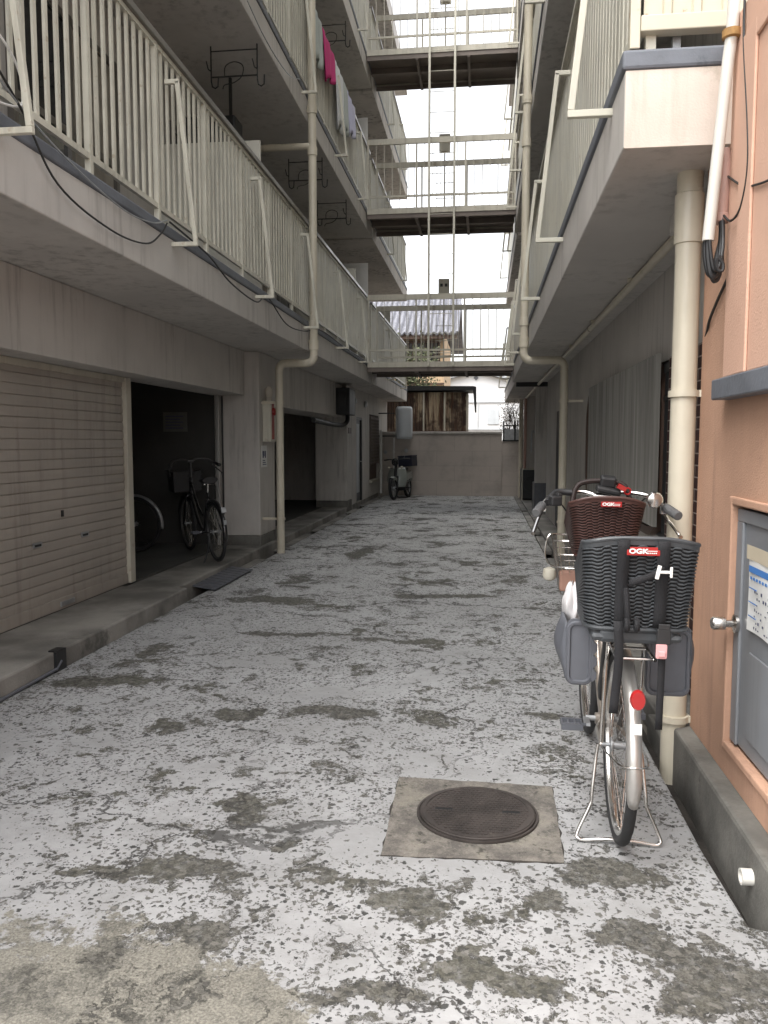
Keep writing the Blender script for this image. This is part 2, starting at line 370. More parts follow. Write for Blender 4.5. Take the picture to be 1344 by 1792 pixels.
    def build(s, name, m, parent=None, smooth=False, bevel=0, at=None, solid=0, label=None):
        if parent is not None: o0 = ORI[parent.name]
        elif at is not None: o0 = Vector(at)
        else:
            xs = [p.x for p in s.v]; ys = [p.y for p in s.v]; zs = [p.z for p in s.v]
            o0 = Vector(((min(xs) + max(xs)) / 2, (min(ys) + max(ys)) / 2, min(zs)))
        me = bpy.data.meshes.new(name); me.from_pydata([p - o0 for p in s.v], [], s.f)
        bm = bmesh.new(); bm.from_mesh(me); bmesh.ops.recalc_face_normals(bm, faces=bm.faces[:]); bm.to_mesh(me); bm.free()
        if smooth:
            me.polygons.foreach_set('use_smooth', [True] * len(me.polygons)); me.set_sharp_from_angle(angle=R_(42))
        me.materials.append(m); o = bpy.data.objects.new(name, me); COL.objects.link(o)
        if parent is not None: o.parent = parent
        else: o.location = o0
        ORI[o.name] = o0
        if solid:
            md = o.modifiers.new('thickness', 'SOLIDIFY'); md.thickness = solid; md.offset = 0
        if bevel:
            md = o.modifiers.new('bevel', 'BEVEL'); md.width = bevel; md.segments = 2; md.limit_method = 'ANGLE'; md.angle_limit = R_(50)
        if label: o['label'] = label
        return o
def tag(o, label=None, cat=None, group=None, kind=None):
    if label: o['label'] = label
    if cat: o['category'] = cat
    if group: o['group'] = group
    if kind: o['kind'] = kind
    return o
def thing(name, label, cat, loc=(0, 0, 0), rot=(0, 0, 0), group=None, local=False):
    o = bpy.data.objects.new(name, None); o.empty_display_size = .2; COL.objects.link(o)
    o.location = loc; o.rotation_euler = rot
    ORI[o.name] = Vector((0, 0, 0)) if local else Vector(loc)
    return tag(o, label, cat, group)
def copy_tree(o, parent=None):
    c = o.copy(); COL.objects.link(c); c.parent = parent; ORI[c.name] = ORI[o.name]
    for ch in list(o.children): copy_tree(ch, c)
    return c
def spline(pts, k=6):
    pts = [Vector(p) for p in pts]; out = []
    for i in range(len(pts) - 1):
        p0 = pts[max(i - 1, 0)]; p1 = pts[i]; p2 = pts[i + 1]; p3 = pts[min(i + 2, len(pts) - 1)]
        for j in range(k):
            t = j / k
            out.append(.5 * ((2 * p1) + (p2 - p0) * t + (2 * p0 - 5 * p1 + 4 * p2 - p3) * t * t + (3 * p1 - p0 - 3 * p2 + p3) * t ** 3))
    return out + [pts[-1]]
def round_poly(x0, x1, y0, y1, r, n=6):
    out = []
    for cx, cy, a0 in ((x1 - r, y1 - r, 0), (x0 + r, y1 - r, 90), (x0 + r, y0 + r, 180), (x1 - r, y0 + r, 270)):
        for k in range(n + 1):
            a = R_(a0 + 90 * k / n); out.append((cx + r * math.cos(a), cy + r * math.sin(a)))
    return out
def struct(o): o['kind'] = 'structure'; return o

# ------------------------------------------------------------------ setting
RL, RR, YE = -2.68, .785, 21.9
b = MB(); b.add([(-300, -120, -.14), (300, -120, -.14), (300, 600, -.14), (-300, 600, -.14)], [(0, 1, 2, 3)])
struct(b.build('ground', GROUNDM, at=(0, 0, 0)))
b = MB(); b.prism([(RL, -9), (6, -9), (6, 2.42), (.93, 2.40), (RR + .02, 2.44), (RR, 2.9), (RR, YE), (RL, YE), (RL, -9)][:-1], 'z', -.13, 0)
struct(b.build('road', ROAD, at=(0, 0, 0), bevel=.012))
# left raised pavement with its kerb (narrow open channel from y 8.5 on, lidded in places)
b = MB(); b.box(-3.32, RL, -3, 7.05, -.13, .125); b.box(-3.32, RL - .13, 7.05, YE, -.13, .105)
struct(b.build('left_pavement', PAVE, at=(0, 0, 0), bevel=.015))
b = MB()
for y0, y1 in ((8.62, 9.7), (10.6, 12.5), (13.0, 15.9), (16.3, 17.3), (18.2, YE)): b.box(RL - .126, RL - .004, y0, y1, -.03, .004 + .0 * y0)
struct(b.build('gutter_lid', PAVE, at=(0, 0, 0), bevel=.01))
b = MB(); b.box(RL - .13, RL, 7.05, YE, -.138, -.10); b.box(RR, .87, 2.44, YE, -.138, -.10)
struct(b.build('gutter', GUT, at=(0, 0, 0)))
b = MB(); b.box(.91, 1.9, 4.3, YE, -.13, .03)
struct(b.build('right_pavement', PAVE, at=(0, 0, 0), bevel=.012))
b = MB()
for y0, y1 in ((5.2, 7.9), (8.4, 10.2), (10.9, 12.6), (13.2, 17.0), (17.3, YE)): b.box(RR + .004, .906, y0, y1, -.05, .004)
struct(b.build('gutter_cover', PAVE, at=(0, 0, 0), bevel=.01))

# bridging plate over the left channel, drain stub in the kerb
b = MB(); b.obox((-2.695, 8.15, .036), (.25, 1.25, .012), (0, R_(7), 0))
for i in range(9): b.obox((-2.694, 7.62 + .128 * i, .043), (.22, .012, .006), (0, R_(7), 0))
tag(b.build('gutter_plate', GUARD), 'dark grey steel plate covering the open gutter beside the left kerb', 'gutter plate')
t = thing('drain_pipe_stub', 'thin grey drain pipe set in a notch of the left kerb', 'drain pipe', (-2.665, 4.75, 0))
b = MB(); b.box(-2.679, -2.66, 4.72, 4.84, -.02, .13); b.box(-2.72, -2.66, 4.73, 4.83, .126, .134); b.build('notch_cover', BLACK, t)
b = MB(); b.tube([(-2.668, 3.2, .012), (-2.667, 4.2, .012), (-2.664, 4.72, .02), (-2.664, 4.78, .06)], .011, 10); b.build('pipe', GUARD, t, smooth=True)

# ------------------------------------------------------------------ left apartment building
LX = -2.24                                     # outer face of the left balconies
FLOORS = [2.60, 5.43, 8.24]; TOPS = [2.97, 5.79, 8.61]
LB = thing('apartment_building', 'long concrete apartment block on the left with garages under its barred balconies', 'building', (-3.3, 8, 0))
LY0, LY1 = .6, 16.15
def slabs(parent, xf, xin, y0, y1, sgn, tops=TOPS, floors=FLOORS, mat=CONC, extra=True):
    for i, (z0, z1) in enumerate(zip(floors, tops)):
        b = MB(); b.box(min(xf, xin), max(xf, xin), y0, y1, z0, z1 - .075); sl = b.build('balcony_slab', mat, parent, bevel=.008)
        b = MB(); e = xf + .012 * sgn; b.box(min(e, xin), max(e, xin), y0 - .012, y1 + .012, z1 - .075, z1); b.build('coping', SLATE, sl, bevel=.012)
    if extra:
        b = MB(); b.box(min(xf, xin), max(xf, xin), y0, y1, 11.05, 11.45); b.build('roof_slab', mat, parent, bevel=.008)
slabs(LB, LX, -3.5, LY0, LY1, 1)
# upper storeys
b = MB(); b.box(-9.0, -3.5, LY0, LY1, 2.6, 11.45); b.build('upper_wall', CONC, LB)
# ground floor: garage shell
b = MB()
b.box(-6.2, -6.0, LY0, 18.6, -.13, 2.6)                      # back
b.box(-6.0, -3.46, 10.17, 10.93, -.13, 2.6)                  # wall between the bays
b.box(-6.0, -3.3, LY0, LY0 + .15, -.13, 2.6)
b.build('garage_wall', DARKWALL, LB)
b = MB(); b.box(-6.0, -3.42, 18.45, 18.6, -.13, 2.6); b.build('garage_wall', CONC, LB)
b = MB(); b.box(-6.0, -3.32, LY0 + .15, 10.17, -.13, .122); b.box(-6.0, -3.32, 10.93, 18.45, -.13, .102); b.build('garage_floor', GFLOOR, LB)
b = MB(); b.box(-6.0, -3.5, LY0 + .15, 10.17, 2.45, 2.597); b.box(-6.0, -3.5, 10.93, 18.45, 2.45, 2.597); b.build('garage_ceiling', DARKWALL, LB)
b = MB(); b.box(-3.5, -3.05, LY0, 10.17, 2.045, 2.598); b.build('beam', CONC, LB, bevel=.008)
b = MB(); b.box(-3.5, -2.9, 10.935, 16.48, 1.95, 2.598); b.build('beam', CONC, LB, bevel=.008)
for y0, y1, x0 in ((10.17, 10.932, -2.865), (16.48, 17.05, -2.80)):
    b = MB(); b.box(-3.46, x0, y0, y1, .235, 2.597); pl = b.build('pillar', CONC, LB, bevel=.012)
    b = MB(); b.box(-3.455, x0 + .006, y0 - .004, y1 + .004, -.12, .234); b.build('footing', BARE, pl, bevel=.015)
b = MB(); b.box(-3.42, -2.80, 17.052, 17.72, .10, 2.598); b.box(-3.42, -2.80, 18.62, 19.75, .10, 2.598); b.box(-3.42, -2.80, 17.72, 18.62, 2.0, 2.598)
b.box(-3.42, -2.80, 19.75, 21.5, 2.12, 2.598); b.box(-3.42, -2.80, 19.75, 21.5, .10, .5); b.box(-3.42, -2.80, 21.5, 23.4, -.13, 2.598)
b.build('ground_wall', CONC, LB, bevel=.006)
# thin trim at the edge of the garage opening
b = MB(); b.box(-3.40, -3.36, 10.05, 10.165, .125, 2.04); b.build('door_jamb', ALU, LB, bevel=.004)
b = MB(); b.tube([(-3.33, 10.10, .13), (-3.33, 10.10, 2.03)], .012, 8); b.build('door_rod', DARKMET, LB)

def railing(parent, x, y0, y1, zc, zt, mat=CREAM, cap=BRONZE, name='railing', sgn=1, pitch=.11):
    b = MB(); n = int((y1 - y0) / pitch)
    b.box(x - .014, x + .014, y0, y1, zc + .10, zc + .135)
    b.box(x - .016, x + .016, y0, y1, zt - .085, zt - .052)
    for i in range(n + 1):
        y = y0 + i * (y1 - y0) / n
        if i % 9 == 0: b.box(x - .018, x + .018, y - .018, y + .018, zc + .001, zt - .052)
        else: b.box(x - .008, x + .008, y - .0145, y + .0145, zc + .135, zt - .085)
    r = b.build(name, mat, parent)
    b = MB(); b.box(x - .045, x + .04, y0, y1, zt - .05, zt); b.build('handrail', cap, r, bevel=.006)
    return r
RT = [4.24, 7.02, 9.85]
for z0, zt in zip(TOPS, RT): railing(LB, LX - .045, LY0 + .03, LY1 - .08, z0, zt)

# sliding windows and partition boards on the balconies
def sliding_window(parent, xw, y0, y1, z0, z1, sgn):
    b = MB(); d = .05 * sgn
    for a in (y0, (y0 + y1) / 2 - .03, y1 - .06): b.box(min(xw, xw + d), max(xw, xw + d), a, a + .06, z0, z1)
    for a in (z0, z1 - .06, z0 + .9): b.box(min(xw, xw + d * .8), max(xw, xw + d * .8), y0 + .06, y1 - .06, a, a + .06)
    wf = b.build('window', BRONZE, parent)
    b = MB(); b.box(min(xw + d * .2, xw + d * .3), max(xw + d * .2, xw + d * .3), y0 + .06, (y0 + y1) / 2 - .03, z0, z1); b.build('pane', GLASSD, wf)
    b = MB(); b.box(min(xw + d * .2, xw + d * .3), max(xw + d * .2, xw + d * .3), (y0 + y1) / 2 + .03, y1 - .06, z0, z1); b.build('curtained_pane', CURT, wf)
for k, z in enumerate(TOPS):
    for y0 in (1.2, 3.6, 5.8, 8.9, 11.3, 13.6): sliding_window(LB, -3.499, y0, y0 + 1.75, z + .12, z + 2.0, 1)
    for y0 in (8.55, 14.9):
        b = MB(); b.box(-3.49, LX - .12, y0, y0 + .03, z + .08, z + 1.62); b.build('partition', PANELW, LB, bevel=.006)

# roller shutter
t = thing('roller_shutter', 'closed beige roller shutter across the left garage bay', 'shutter', (-3.32, 4, .125))
prof = []; z = .22; k = 0
while z < 1.99:
    prof += [(-3.318, z), (-3.3155, z + .035), (-3.318, z + .0695), (-3.327, z + .072), (-3.327, z + .0775)]; z += .0785
b = MB(); b.sheet([(u, v) for u, v in prof], 'y', .76, 7.19, th=.004); b.build('curtain', SHUT, t, smooth=False)
b = MB(); b.box(-3.345, -3.305, .76, 7.19, .128, .219); bb = b.build('bottom_bar', SHUT, t, bevel=.006)
b = MB(); b.box(-3.306, -3.298, 5.95, 6.17, .15, .19); b.build('pull', GALV, bb, bevel=.002)
b = MB(); b.box(-3.37, -3.28, 7.19, 7.30, .127, 2.04); b.build('guide_rail', CREAMD, t, bevel=.008)
b = MB(); b.box(-3.37, -3.30, .76, 7.19, 1.99, 2.042); b.build('head_box', CREAMD, t, bevel=.004)
for y in (5.66, 6.39):
    b = MB(); b.box(-3.313, -3.305, y - .06, y + .06, .66, .70); hd = b.build('handle', GALV, t)
    b = MB(); b.box(-3.305, -3.303, y - .045, y + .045, .668, .685); b.build('slot', BLACK, hd)
b = MB(); b.box(-3.313, -3.304, 6.02, 6.05, .86, .91); b.build('lock', BLACK, t)

# notice inside the garage
t = thing('notice_board', 'pale notice on the dark back wall inside the open garage bay', 'notice', (-3.98, 10.165, 1.6))
b = MB(); b.box(-4.14, -3.82, 10.155, 10.168, 1.58, 1.83); b.build('board', PAPER_SHADED, t)
b = MB()
for i in range(5): b.box(-4.11, -3.87 - .04 * (i % 2), 10.1535, 10.1548, 1.62 + .038 * i, 1.632 + .038 * i)
b.build('lettering', DARKINK, t)

# fire alarm box with lamp and the notice under it on the pillar
t = thing('alarm_box', 'cream and red alarm box with a glass lamp on the pillar behind the left drainpipe', 'alarm box', (-2.82, 10.5, 1.45))
b = MB(); b.box(-2.862, -2.75, 10.30, 10.62, 1.45, 1.98); cs = b.build('case', CREAM, t, bevel=.012)
b = MB(); b.box(-2.752, -2.746, 10.36, 10.48, 1.48, 1.95); b.build('front_plate', REDDULL, t, bevel=.004)
b = MB(); b.lathe([(.05, 0), (.05, .02), (.03, .045), (.008, .05)], (-2.746, 10.42, 1.84), 'x'); b.build('call_button', REDP, t, smooth=True)
b = MB(); b.lathe([(.035, 0), (.05, .05), (.052, .10), (.03, .14), (.01, .15)], (-2.80, 10.42, 2.02), 'z'); b.lathe([(.04, 0), (.04, .035)], (-2.80, 10.42, 1.982), 'z')
b.build('lamp', AMBER, t, smooth=True)
t = thing('paper_notice', 'small white printed notice on the pillar under the alarm box', 'notice', (-2.86, 10.45, 1.2))
b = MB(); b.box(-2.864, -2.857, 10.25, 10.50, 1.12, 1.40); b.build('sheet', PAPER, t)
b = MB()
for y, z, dy, dz in ((10.28, 1.24, .05, .09), (10.34, 1.26, .03, .07), (10.39, 1.24, .05, .09)): b.box(-2.8565, -2.8555, y, y + dy, z, z + dz)
for i in range(3): b.box(-2.8565, -2.8555, 10.28, 10.46 - .03 * i, 1.15 + .025 * i, 1.16 + .025 * i)
b.build('print', DARKINK, t)

# meter box with bent duct
t = thing('meter_box', 'dark box with a bent duct under the balcony beside the second garage bay', 'meter box', (-2.80, 16.1, 1.95))
b = MB(); b.box(-2.895, -2.62, 15.75, 16.47, 1.98, 2.50); bx = b.build('case', DARKMET, t, bevel=.012)
b = MB(); b.box(-2.83, -2.69, 15.738, 15.752, 2.10, 2.40); b.build('cover', BLACK, bx, bevel=.006)
b = MB(); b.tube(spline([(-2.72, 16.1, 1.98), (-2.72, 16.05, 1.86), (-2.78, 15.9, 1.78), (-2.88, 15.4, 1.78), (-2.89, 14.4, 1.80), (-2.89, 13.6, 1.82)], 5), .045, 10); b.build('duct', DARKMET, t, smooth=True)

# door and lattice window of the far ground floor (parts of the building)
b = MB(); b.box(-2.86, -2.81, 17.73, 17.79, .11, 2.0); b.box(-2.86, -2.81, 18.55, 18.61, .11, 2.0); b.box(-2.86, -2.81, 17.79, 18.55, 1.94, 2.0)
dr = b.build('door', DARKMET, LB)
b = MB(); b.box(-2.88, -2.85, 17.79, 18.55, .12, 1.94); b.build('leaf', GUARD, dr); b = MB(); b.box(-2.849, -2.843, 17.92, 18.42, .3, 1.85); b.build('frosted_pane', TANKW, dr)
b = MB(); b.tube([(-2.83, 18.48, 1.0), (-2.81, 18.48, 1.0), (-2.81, 18.40, 1.0)], .012, 8); b.build('handle', CHROME, dr)
b = MB(); b.box(-2.90, -2.86, 19.75, 21.5, .5, 2.12); wn = b.build('window', BROWNW, LB)
b = MB()
for i in range(15): b.box(-2.79, -2.78, 19.9, 21.35, .92 + i * .078, .935 + i * .078)
for i in range(18): b.box(-2.80, -2.79, 19.9 + i * .085, 19.92 + i * .085, .9, 2.05)
b.box(-2.80, -2.775, 19.86, 19.90, .88, 2.07); b.box(-2.80, -2.775, 21.35, 21.39, .88, 2.07); b.box(-2.80, -2.775, 19.90, 21.35, 2.03, 2.07)
b.build('lattice', LATT, wn)
b = MB(); b.box(-2.859, -2.74, 19.7, 21.55, .44, .5); b.build('sill', CREAMD, wn, bevel=.005)
for y in (17.35, 17.0 + 1.9):
    b = MB(); b.lathe([(.07, 0), (.08, .03), (.05, .07), (.02, .075)], (-2.80, y, 2.32), 'x'); tag(b.build('round_vent', GALV, smooth=True), 'round grey vent on the left wall above the door, ' + ('nearer the meter box' if y < 18 else 'farther from the meter box'), 'vent', 'round vents above the far left door')
tag(MB().box(-2.798, -2.79, 16.62, 16.98, 1.62, 1.74).build('name_plate', BROWNW), 'small brown plate on the second left pillar under the dark meter box', 'name plate')

# farther left building section past the expansion joint
LB2 = thing('apartment_building', 'farther left balcony block beyond the footbridges, ending above the back wall', 'building', (-3.2, 19.8, 0))
slabs(LB2, LX + .01, -3.5, 16.24, 23.4, 1, mat=CONC_FAR)
b = MB(); b.box(-9.0, -3.5, 16.24, 23.4, 2.6, 11.45); b.build('upper_wall', CONC_FAR, LB2)
for z0, zt in zip(TOPS, RT): 
    railing(LB2, LX - .04, 16.3, 23.3, z0, zt - .02)
    b = MB(); b.box(-3.49, LX - .1, 16.32, 16.35, z0 + .05, zt + .75); b.build('partition', WHITE, LB2)
    b = MB(); b.box(-3.49, LX - .1, 20.2, 20.23, z0 + .05, zt + .5); b.build('partition', PANELW, LB2)
    for y0 in (17.0, 20.6): sliding_window(LB2, -3.499, y0, y0 + 1.75, z0 + .12, z0 + 2.0, 1)

# ------------------------------------------------------------------ right apartment building
RX = .53
RB = thing('apartment_building', 'concrete apartment block on the right with ribbed sheet balcony railings', 'building', (1.2, 9, 0))
RY0, RY1 = 3.40, 16.1
slabs(RB, RX, 1.85, RY0, RY1, -1)
b = MB(); b.box(1.85, 8.0, 3.8, RY1, 2.6, 11.45); b.build('upper_wall', CONC, RB)
b = MB(); b.box(RX + .003, .955, RY0 - .003, RY0 + .02, 2.601, 2.893); b.build('end_lit_face', ENDFACE, RB)  # thin face in the lightened paint, drawing the slab end as brightly lit
b = MB(); b.box(1.2, 1.45, 3.75, 4.3, -.13, 2.597); b.box(1.2, 1.45, 4.3, 5.6, 1.99, 2.597); b.box(1.2, 1.45, 9.6, RY1, -.13, 2.597)
b.box(1.2, 1.45, 5.6, 9.6, 1.99, 2.597); b.box(1.2, 1.45, 5.40, 9.6, -.13, .80)
b.build('ground_wall', CONC, RB)
b = MB(); b.box(1.45, 1.6, 4.3, 16.2, -.13, 2.597); b.build('inner_wall', DARKWALL, RB)
# rounded opening: wall infill corners and brown surround
oy0, oy1, oz0, oz1, orr = 5.55, 9.55, .82, 1.98, .34
b = MB(); pin = round_poly(oy0 + .06, oy1, oz0 + .03, oz1 - .03, orr, 8); pout = round_poly(oy0 + .0, oy1 + .06, oz0 - .03, oz1 + .03, orr + .05, 8)
n = len(pin); vs = []; fs = []
for x in (1.155, 1.32):
    vs += [(x, u, v) for u, v in pin] + [(x, u, v) for u, v in pout]
for i in range(n):
    j = (i + 1) % n
    fs += [(i, j, n + j, n + i), (2 * n + i, 3 * n + i, 3 * n + j, 2 * n + j), (i, 2 * n + i, 2 * n + j, j), (n + i, n + j, 3 * n + j, 3 * n + i)]
b.add(vs, fs); b.build('opening_surround', BROWNW, RB, smooth=True)
b = MB(); b.box(1.20, 1.25, 5.402, 5.56, .8, 1.98); b.box(1.20, 1.25, 5.56, 9.5, .8, .83); 
b.build('window', DARKMET, RB)
b = MB()
for i in range(5): b.box(1.17, 1.19, 5.42 + i * .03, 5.432 + i * .03, .84, 1.95)
b.box(1.165, 1.195, 5.402, 5.575, 1.90, 1.96); b.box(1.165, 1.195, 5.402, 5.575, 1.72, 1.75)
b.build('window_grille', DARKMET, RB)
# brick-tiled pier behind the big pipe
b = MB(); b.box(1.16, 1.45, 4.301, 5.40, -.1, 1.985); pr = b.build('tiled_pier', TILEBR, RB)
b = MB(); b.box(1.1605, 1.45, 4.292, 4.301, -.1, 1.985); b.build('pier_end', TILEBR2, pr)
# corrugated sheet standing in front of the opening
prof = []; y = 5.58
while y < 9.1:
    for k in range(4): prof.append((1.135 + .013 * math.cos(k * math.pi / 2), y + k * .0158))
    y += .0632
b = MB(); b.sheet(prof, 'z', .88, 2.03, th=.003); cs = b.build('corrugated_sheet', POLY, smooth=True)
tag(cs, 'milky corrugated plastic sheet covering the rounded opening in the right wall', 'plastic sheet')

def ribbed(parent, x, y0, y1, zc, zt, name='railing'):
    prof = []; y = y0 + .03
    while y < y1 - .05:
        prof += [(x, y), (x, y + .068), (x + .014, y + .074), (x + .014, y + .098), (x, y + .104)]; y += .108
    b = MB(); b.sheet(prof, 'z', zc + .12, zt - .07, th=.003)
    b.box(x - .012, x + .03, y0, y1, zc + .085, zc + .12); b.box(x - .012, x + .03, y0, y1, zt - .07, zt - .045)
    yy = y0
    while yy < y1 + .01:
        b.box(x + .031, x + .07, yy - .02, yy + .02, zc + .001, zt - .045); yy += (y1 - y0) / 12
    r = b.build(name, CREAM, parent)
    b = MB(); b.box(x - .04, x + .05, y0, y1, zt - .045, zt); b.build('handrail', CREAMD, r, bevel=.005)
    return r
for z0, zt in zip(TOPS, RT): ribbed(RB, RX + .05, RY0 + .05, RY1 - .08, z0, zt)
# the near end of the lowest balcony: ribbed sheet facing the street, rusty bottom rail
b = MB(); prof = []; x = .60
while x < 2.6:
    prof += [(x, RY0 + .03), (x + .07, RY0 + .03), (x + .076, RY0 + .016), (x + .10, RY0 + .016), (x + .106, RY0 + .03)]; x += .11
b.sheet(prof, 'z', 3.10, 4.15, th=-.003); er = b.build('railing', RUSTCREAM, RB)
b = MB(); b.box(.585, 2.7, RY0 - .01, RY0 + .05, 3.035, 3.095); b.box(.585, 2.7, RY0 + .0, RY0 + .05, 4.151, 4.2); b.build('bottom_rail', RUSTCREAM, er, bevel=.004)
b = MB(); b.box(.545, .584, RY0 - .004, RY0 + .04, 2.975, 4.2); b.build('corner_post', RUSTCREAM, er, bevel=.004)
b = MB()
for x in (.72, .95, 1.2, 1.5, 1.9): b.box(x, x + .03, RY0 + .06, RY0 + .09, 2.972, 3.04)
b.build('post_foot', GALV, er)
for k, z in enumerate(TOPS):
    for y0 in (5.0, 8.0, 11.0, 13.6): sliding_window(RB, 1.849, y0, y0 + 1.75, z + .12, z + 2.0, -1)
    for y0 in (9.5, 14.9):
        b = MB(); b.box(RX + .2, 1.84, y0, y0 + .03, z + .08, z + 1.62); b.build('partition', PANELW, RB, bevel=.006)
# dark doorway
b = MB(); b.box(1.192, 1.199, 13.1, 13.9, .04, 1.95); b.build('door', DARKMET, RB)

RB2 = thing('apartment_building', 'farther right balcony block beyond the footbridges with pipes down its corner', 'building', (1.2, 20, 0))
slabs(RB2, .58, 1.85, 16.3, 24.5, -1, mat=CONC_FAR)
b = MB(); b.box(1.85, 8.0, 16.3, 24.5, 2.6, 11.45); b.build('upper_wall', CONC_FAR, RB2)
b = MB(); b.box(1.40, 1.6, 16.3, 24.5, -.13, 2.597); b.box(1.04, 1.40, 17.0, 17.25, .6, 2.597); b.box(1.0, 1.40, 21.2, 21.5, .1, 2.597)
b.build('ground_wall', CONC, RB2, bevel=.006)
b = MB(); b.box(1.03, 1.46, 16.985, 17.7, -.1, .60); b.build('plinth', GUARD, RB2, bevel=.015)
for z0, zt in zip(TOPS, RT): ribbed(RB2, .62, 16.35, 24.4, z0, zt - .02)
b = MB(); b.box(1.385, 1.399, 17.9, 20.5, .3, 1.8); b.build('doorway', DARKMET, RB2)
b = MB(); b.box(.60, 1.4, 16.16, 16.24, 2.52, 2.62); b.build('joint_cover', DARKMET, RB2)

# ------------------------------------------------------------------ orange block on the right
OB = thing('entrance_block', 'low orange stucco block at the right with a grey service door', 'building', (.93, 2, 0))
b = MB(); OX = .935
b.box(OX, 2.8, 3.19, 3.72, .17, 3.0); b.box(OX, 2.8, -1.5, 2.1, .17, 3.0); b.box(OX, 2.8, 2.1, 3.19, 1.22, 3.0); b.box(OX, 2.8, 2.1, 3.19, .17, .30); b.box(1.02, 2.8, 2.1, 3.19, .30, 1.22)
b.build('wall', ORANGE, OB)
b = MB()
# raised rim round the door recess
for y0, y1, z0, z1 in ((3.175, 3.215, .275, 1.245), (2.1, 3.175, 1.215, 1.245), (2.1, 3.175, .275, .305)): b.box(OX - .012, OX + .03, y0, y1, z0, z1)
b.build('door_rim', ORANGE, OB, bevel=.006)
b = MB(); b.box(.86, 1.0, 2.36, 3.74, -.13, .168); b.build('plinth', BARE, OB, bevel=.015)
b = MB(); b.box(.862, 1.0, 3.742, 4.29, -.13, .03); b.build('plinth_foot', BARE, OB, bevel=.012)
b = MB(); b.box(OX - .065, OX + .1, -1.5, 3.31, 1.61, 1.688); b.build('sill_band', SLATE, OB, bevel=.006)
b = MB(); b.box(OX - .04, OX + .05, -1.5, 3.255, 1.690, 2.99)
pan = b.build('upper_panel', ORANGE_LIT, OB, bevel=.006)
b = MB(); b.box(OX - .052, OX - .041, 2.96, 3.10, 1.69, 2.86); b.box(OX - .052, OX - .041, -1.5, 2.96, 2.80, 2.86); b.build('panel_moulding', ORANGE_LIT, pan, bevel=.004)
# service door
b = MB(); b.box(.955, 1.0, 2.12, 3.165, .315, 1.20); dr = b.build('door', GREYDOOR, OB, bevel=.006)
b = MB(); b.box(.944, .956, 2.12, 3.168, 1.155, 1.202); b.box(.944, .956, 3.10, 3.168, .315, 1.155); b.build('door_frame', GREYDOOR, dr, bevel=.004)
b = MB(); b.box(.946, .954, 2.2, 2.99, .84, 1.08); b.box(.946, .954, 2.2, 2.99, .38, .70); b.build('raised_panel', GREYDOOR, dr, bevel=.006)
b = MB(); b.lathe([(.034, 0), (.034, .012), (.014, .018), (.014, .04), (.024, .045), (.025, .085), (.02, .092)], (0, 0, 0), 'x')
for i in range(len(b.v)): b.v[i] = Vector((.944 - b.v[i].x, 3.125 + b.v[i].y, .772 + b.v[i].z))
b.build('door_knob', STEEL, dr, smooth=True)
t = thing('paper_notice', 'white paper notice with blue print taped to the grey service door', 'notice', (.943, 2.85, .76))
def crinkle(u, v): return (.9405 + .003 * math.sin(7 * u + 3 * v), 3.005 - .46 * u, .78 + .275 * v + .004 * math.sin(5 * u))
b = MB(); b.grid(crinkle, 12, 8); b.build('sheet', PAPER, t, solid=.0012)
b = MB(); b.grid(lambda u, v: (.936 + .002 * math.sin(9 * u), 3.015 - .46 * u, 1.035 + .05 * v), 8, 3); b.build('tape', TAPE, t, solid=.001)
b = MB(); b.box(.9355, .9362, 2.56, 2.985, .992, 1.015)
for i in range(14): b.box(.9355, .9362, 2.97 - .03 * i - .018, 2.97 - .03 * i, .968, .978)
for i in range(3): b.box(.9355, .9362, 2.90, 2.98, .935 - .05 * i, .939 - .05 * i)
b.build('heading', BLUEINK, t)
b = MB()
for j in range(7):
    for i in range(16):
        if rnd.random() < .5: y = 2.58 + .022 * i; z = .80 + .021 * j; b.box(.9355, .9362, y, y + rnd.uniform(.006, .013), z, z + rnd.uniform(.004, .011))
b.build('print', DARKINK, t)
t = thing('drain_spout', 'white pipe stub poking out of the concrete plinth at bottom right', 'drain pipe', (.86, 2.66, .04))
pts = [(.022, 0), (.030, 0), (.030, .05), (.022, .05)]
b = MB(); b.lathe([(.020, .04), (.020, 0), (.026, 0), (.026, .04), (.020, .04)], (.825, 2.60, .068), 'x', 20); b.build('pipe', WHITEP, t, smooth=True)

# ------------------------------------------------------------------ drainpipes
def clamp(b, c, r, side, ln):
    c = Vector(c); b.lathe([(r + .004, -.014), (r + .012, -.014), (r + .012, .014), (r + .004, .014)], c, 'z', 20)
    b.bar(c + Vector(side) * (r + .005), c + Vector(side) * (r + ln), .012, .03)
t = thing('drainpipe', 'thick cream drainpipe standing at the corner of the orange block', 'drainpipe', (.868, 3.72, -.02))
b = MB(); b.tube([(.868, 3.74, -.1), (.868, 3.74, 2.30)], .054, 24); b.lathe([(.055, 0), (.061, .004), (.061, .21), (.055, .214)], (.868, 3.74, 2.30), 'z', 24)
b.tube([(.868, 3.74, 2.51), (.868, 3.74, 2.60)], .054, 24); b.build('pipe', PIPE, t, smooth=True)
for z in (1.66, .20):
    b = MB(); clamp(b, (.868, 3.74, z), .054, (.93, -.35, 0), .09); b.obox((.965, 3.70, z), (.022, .03, .045), (0, 0, .3)); b.build('clamp', PIPE, t, smooth=True)
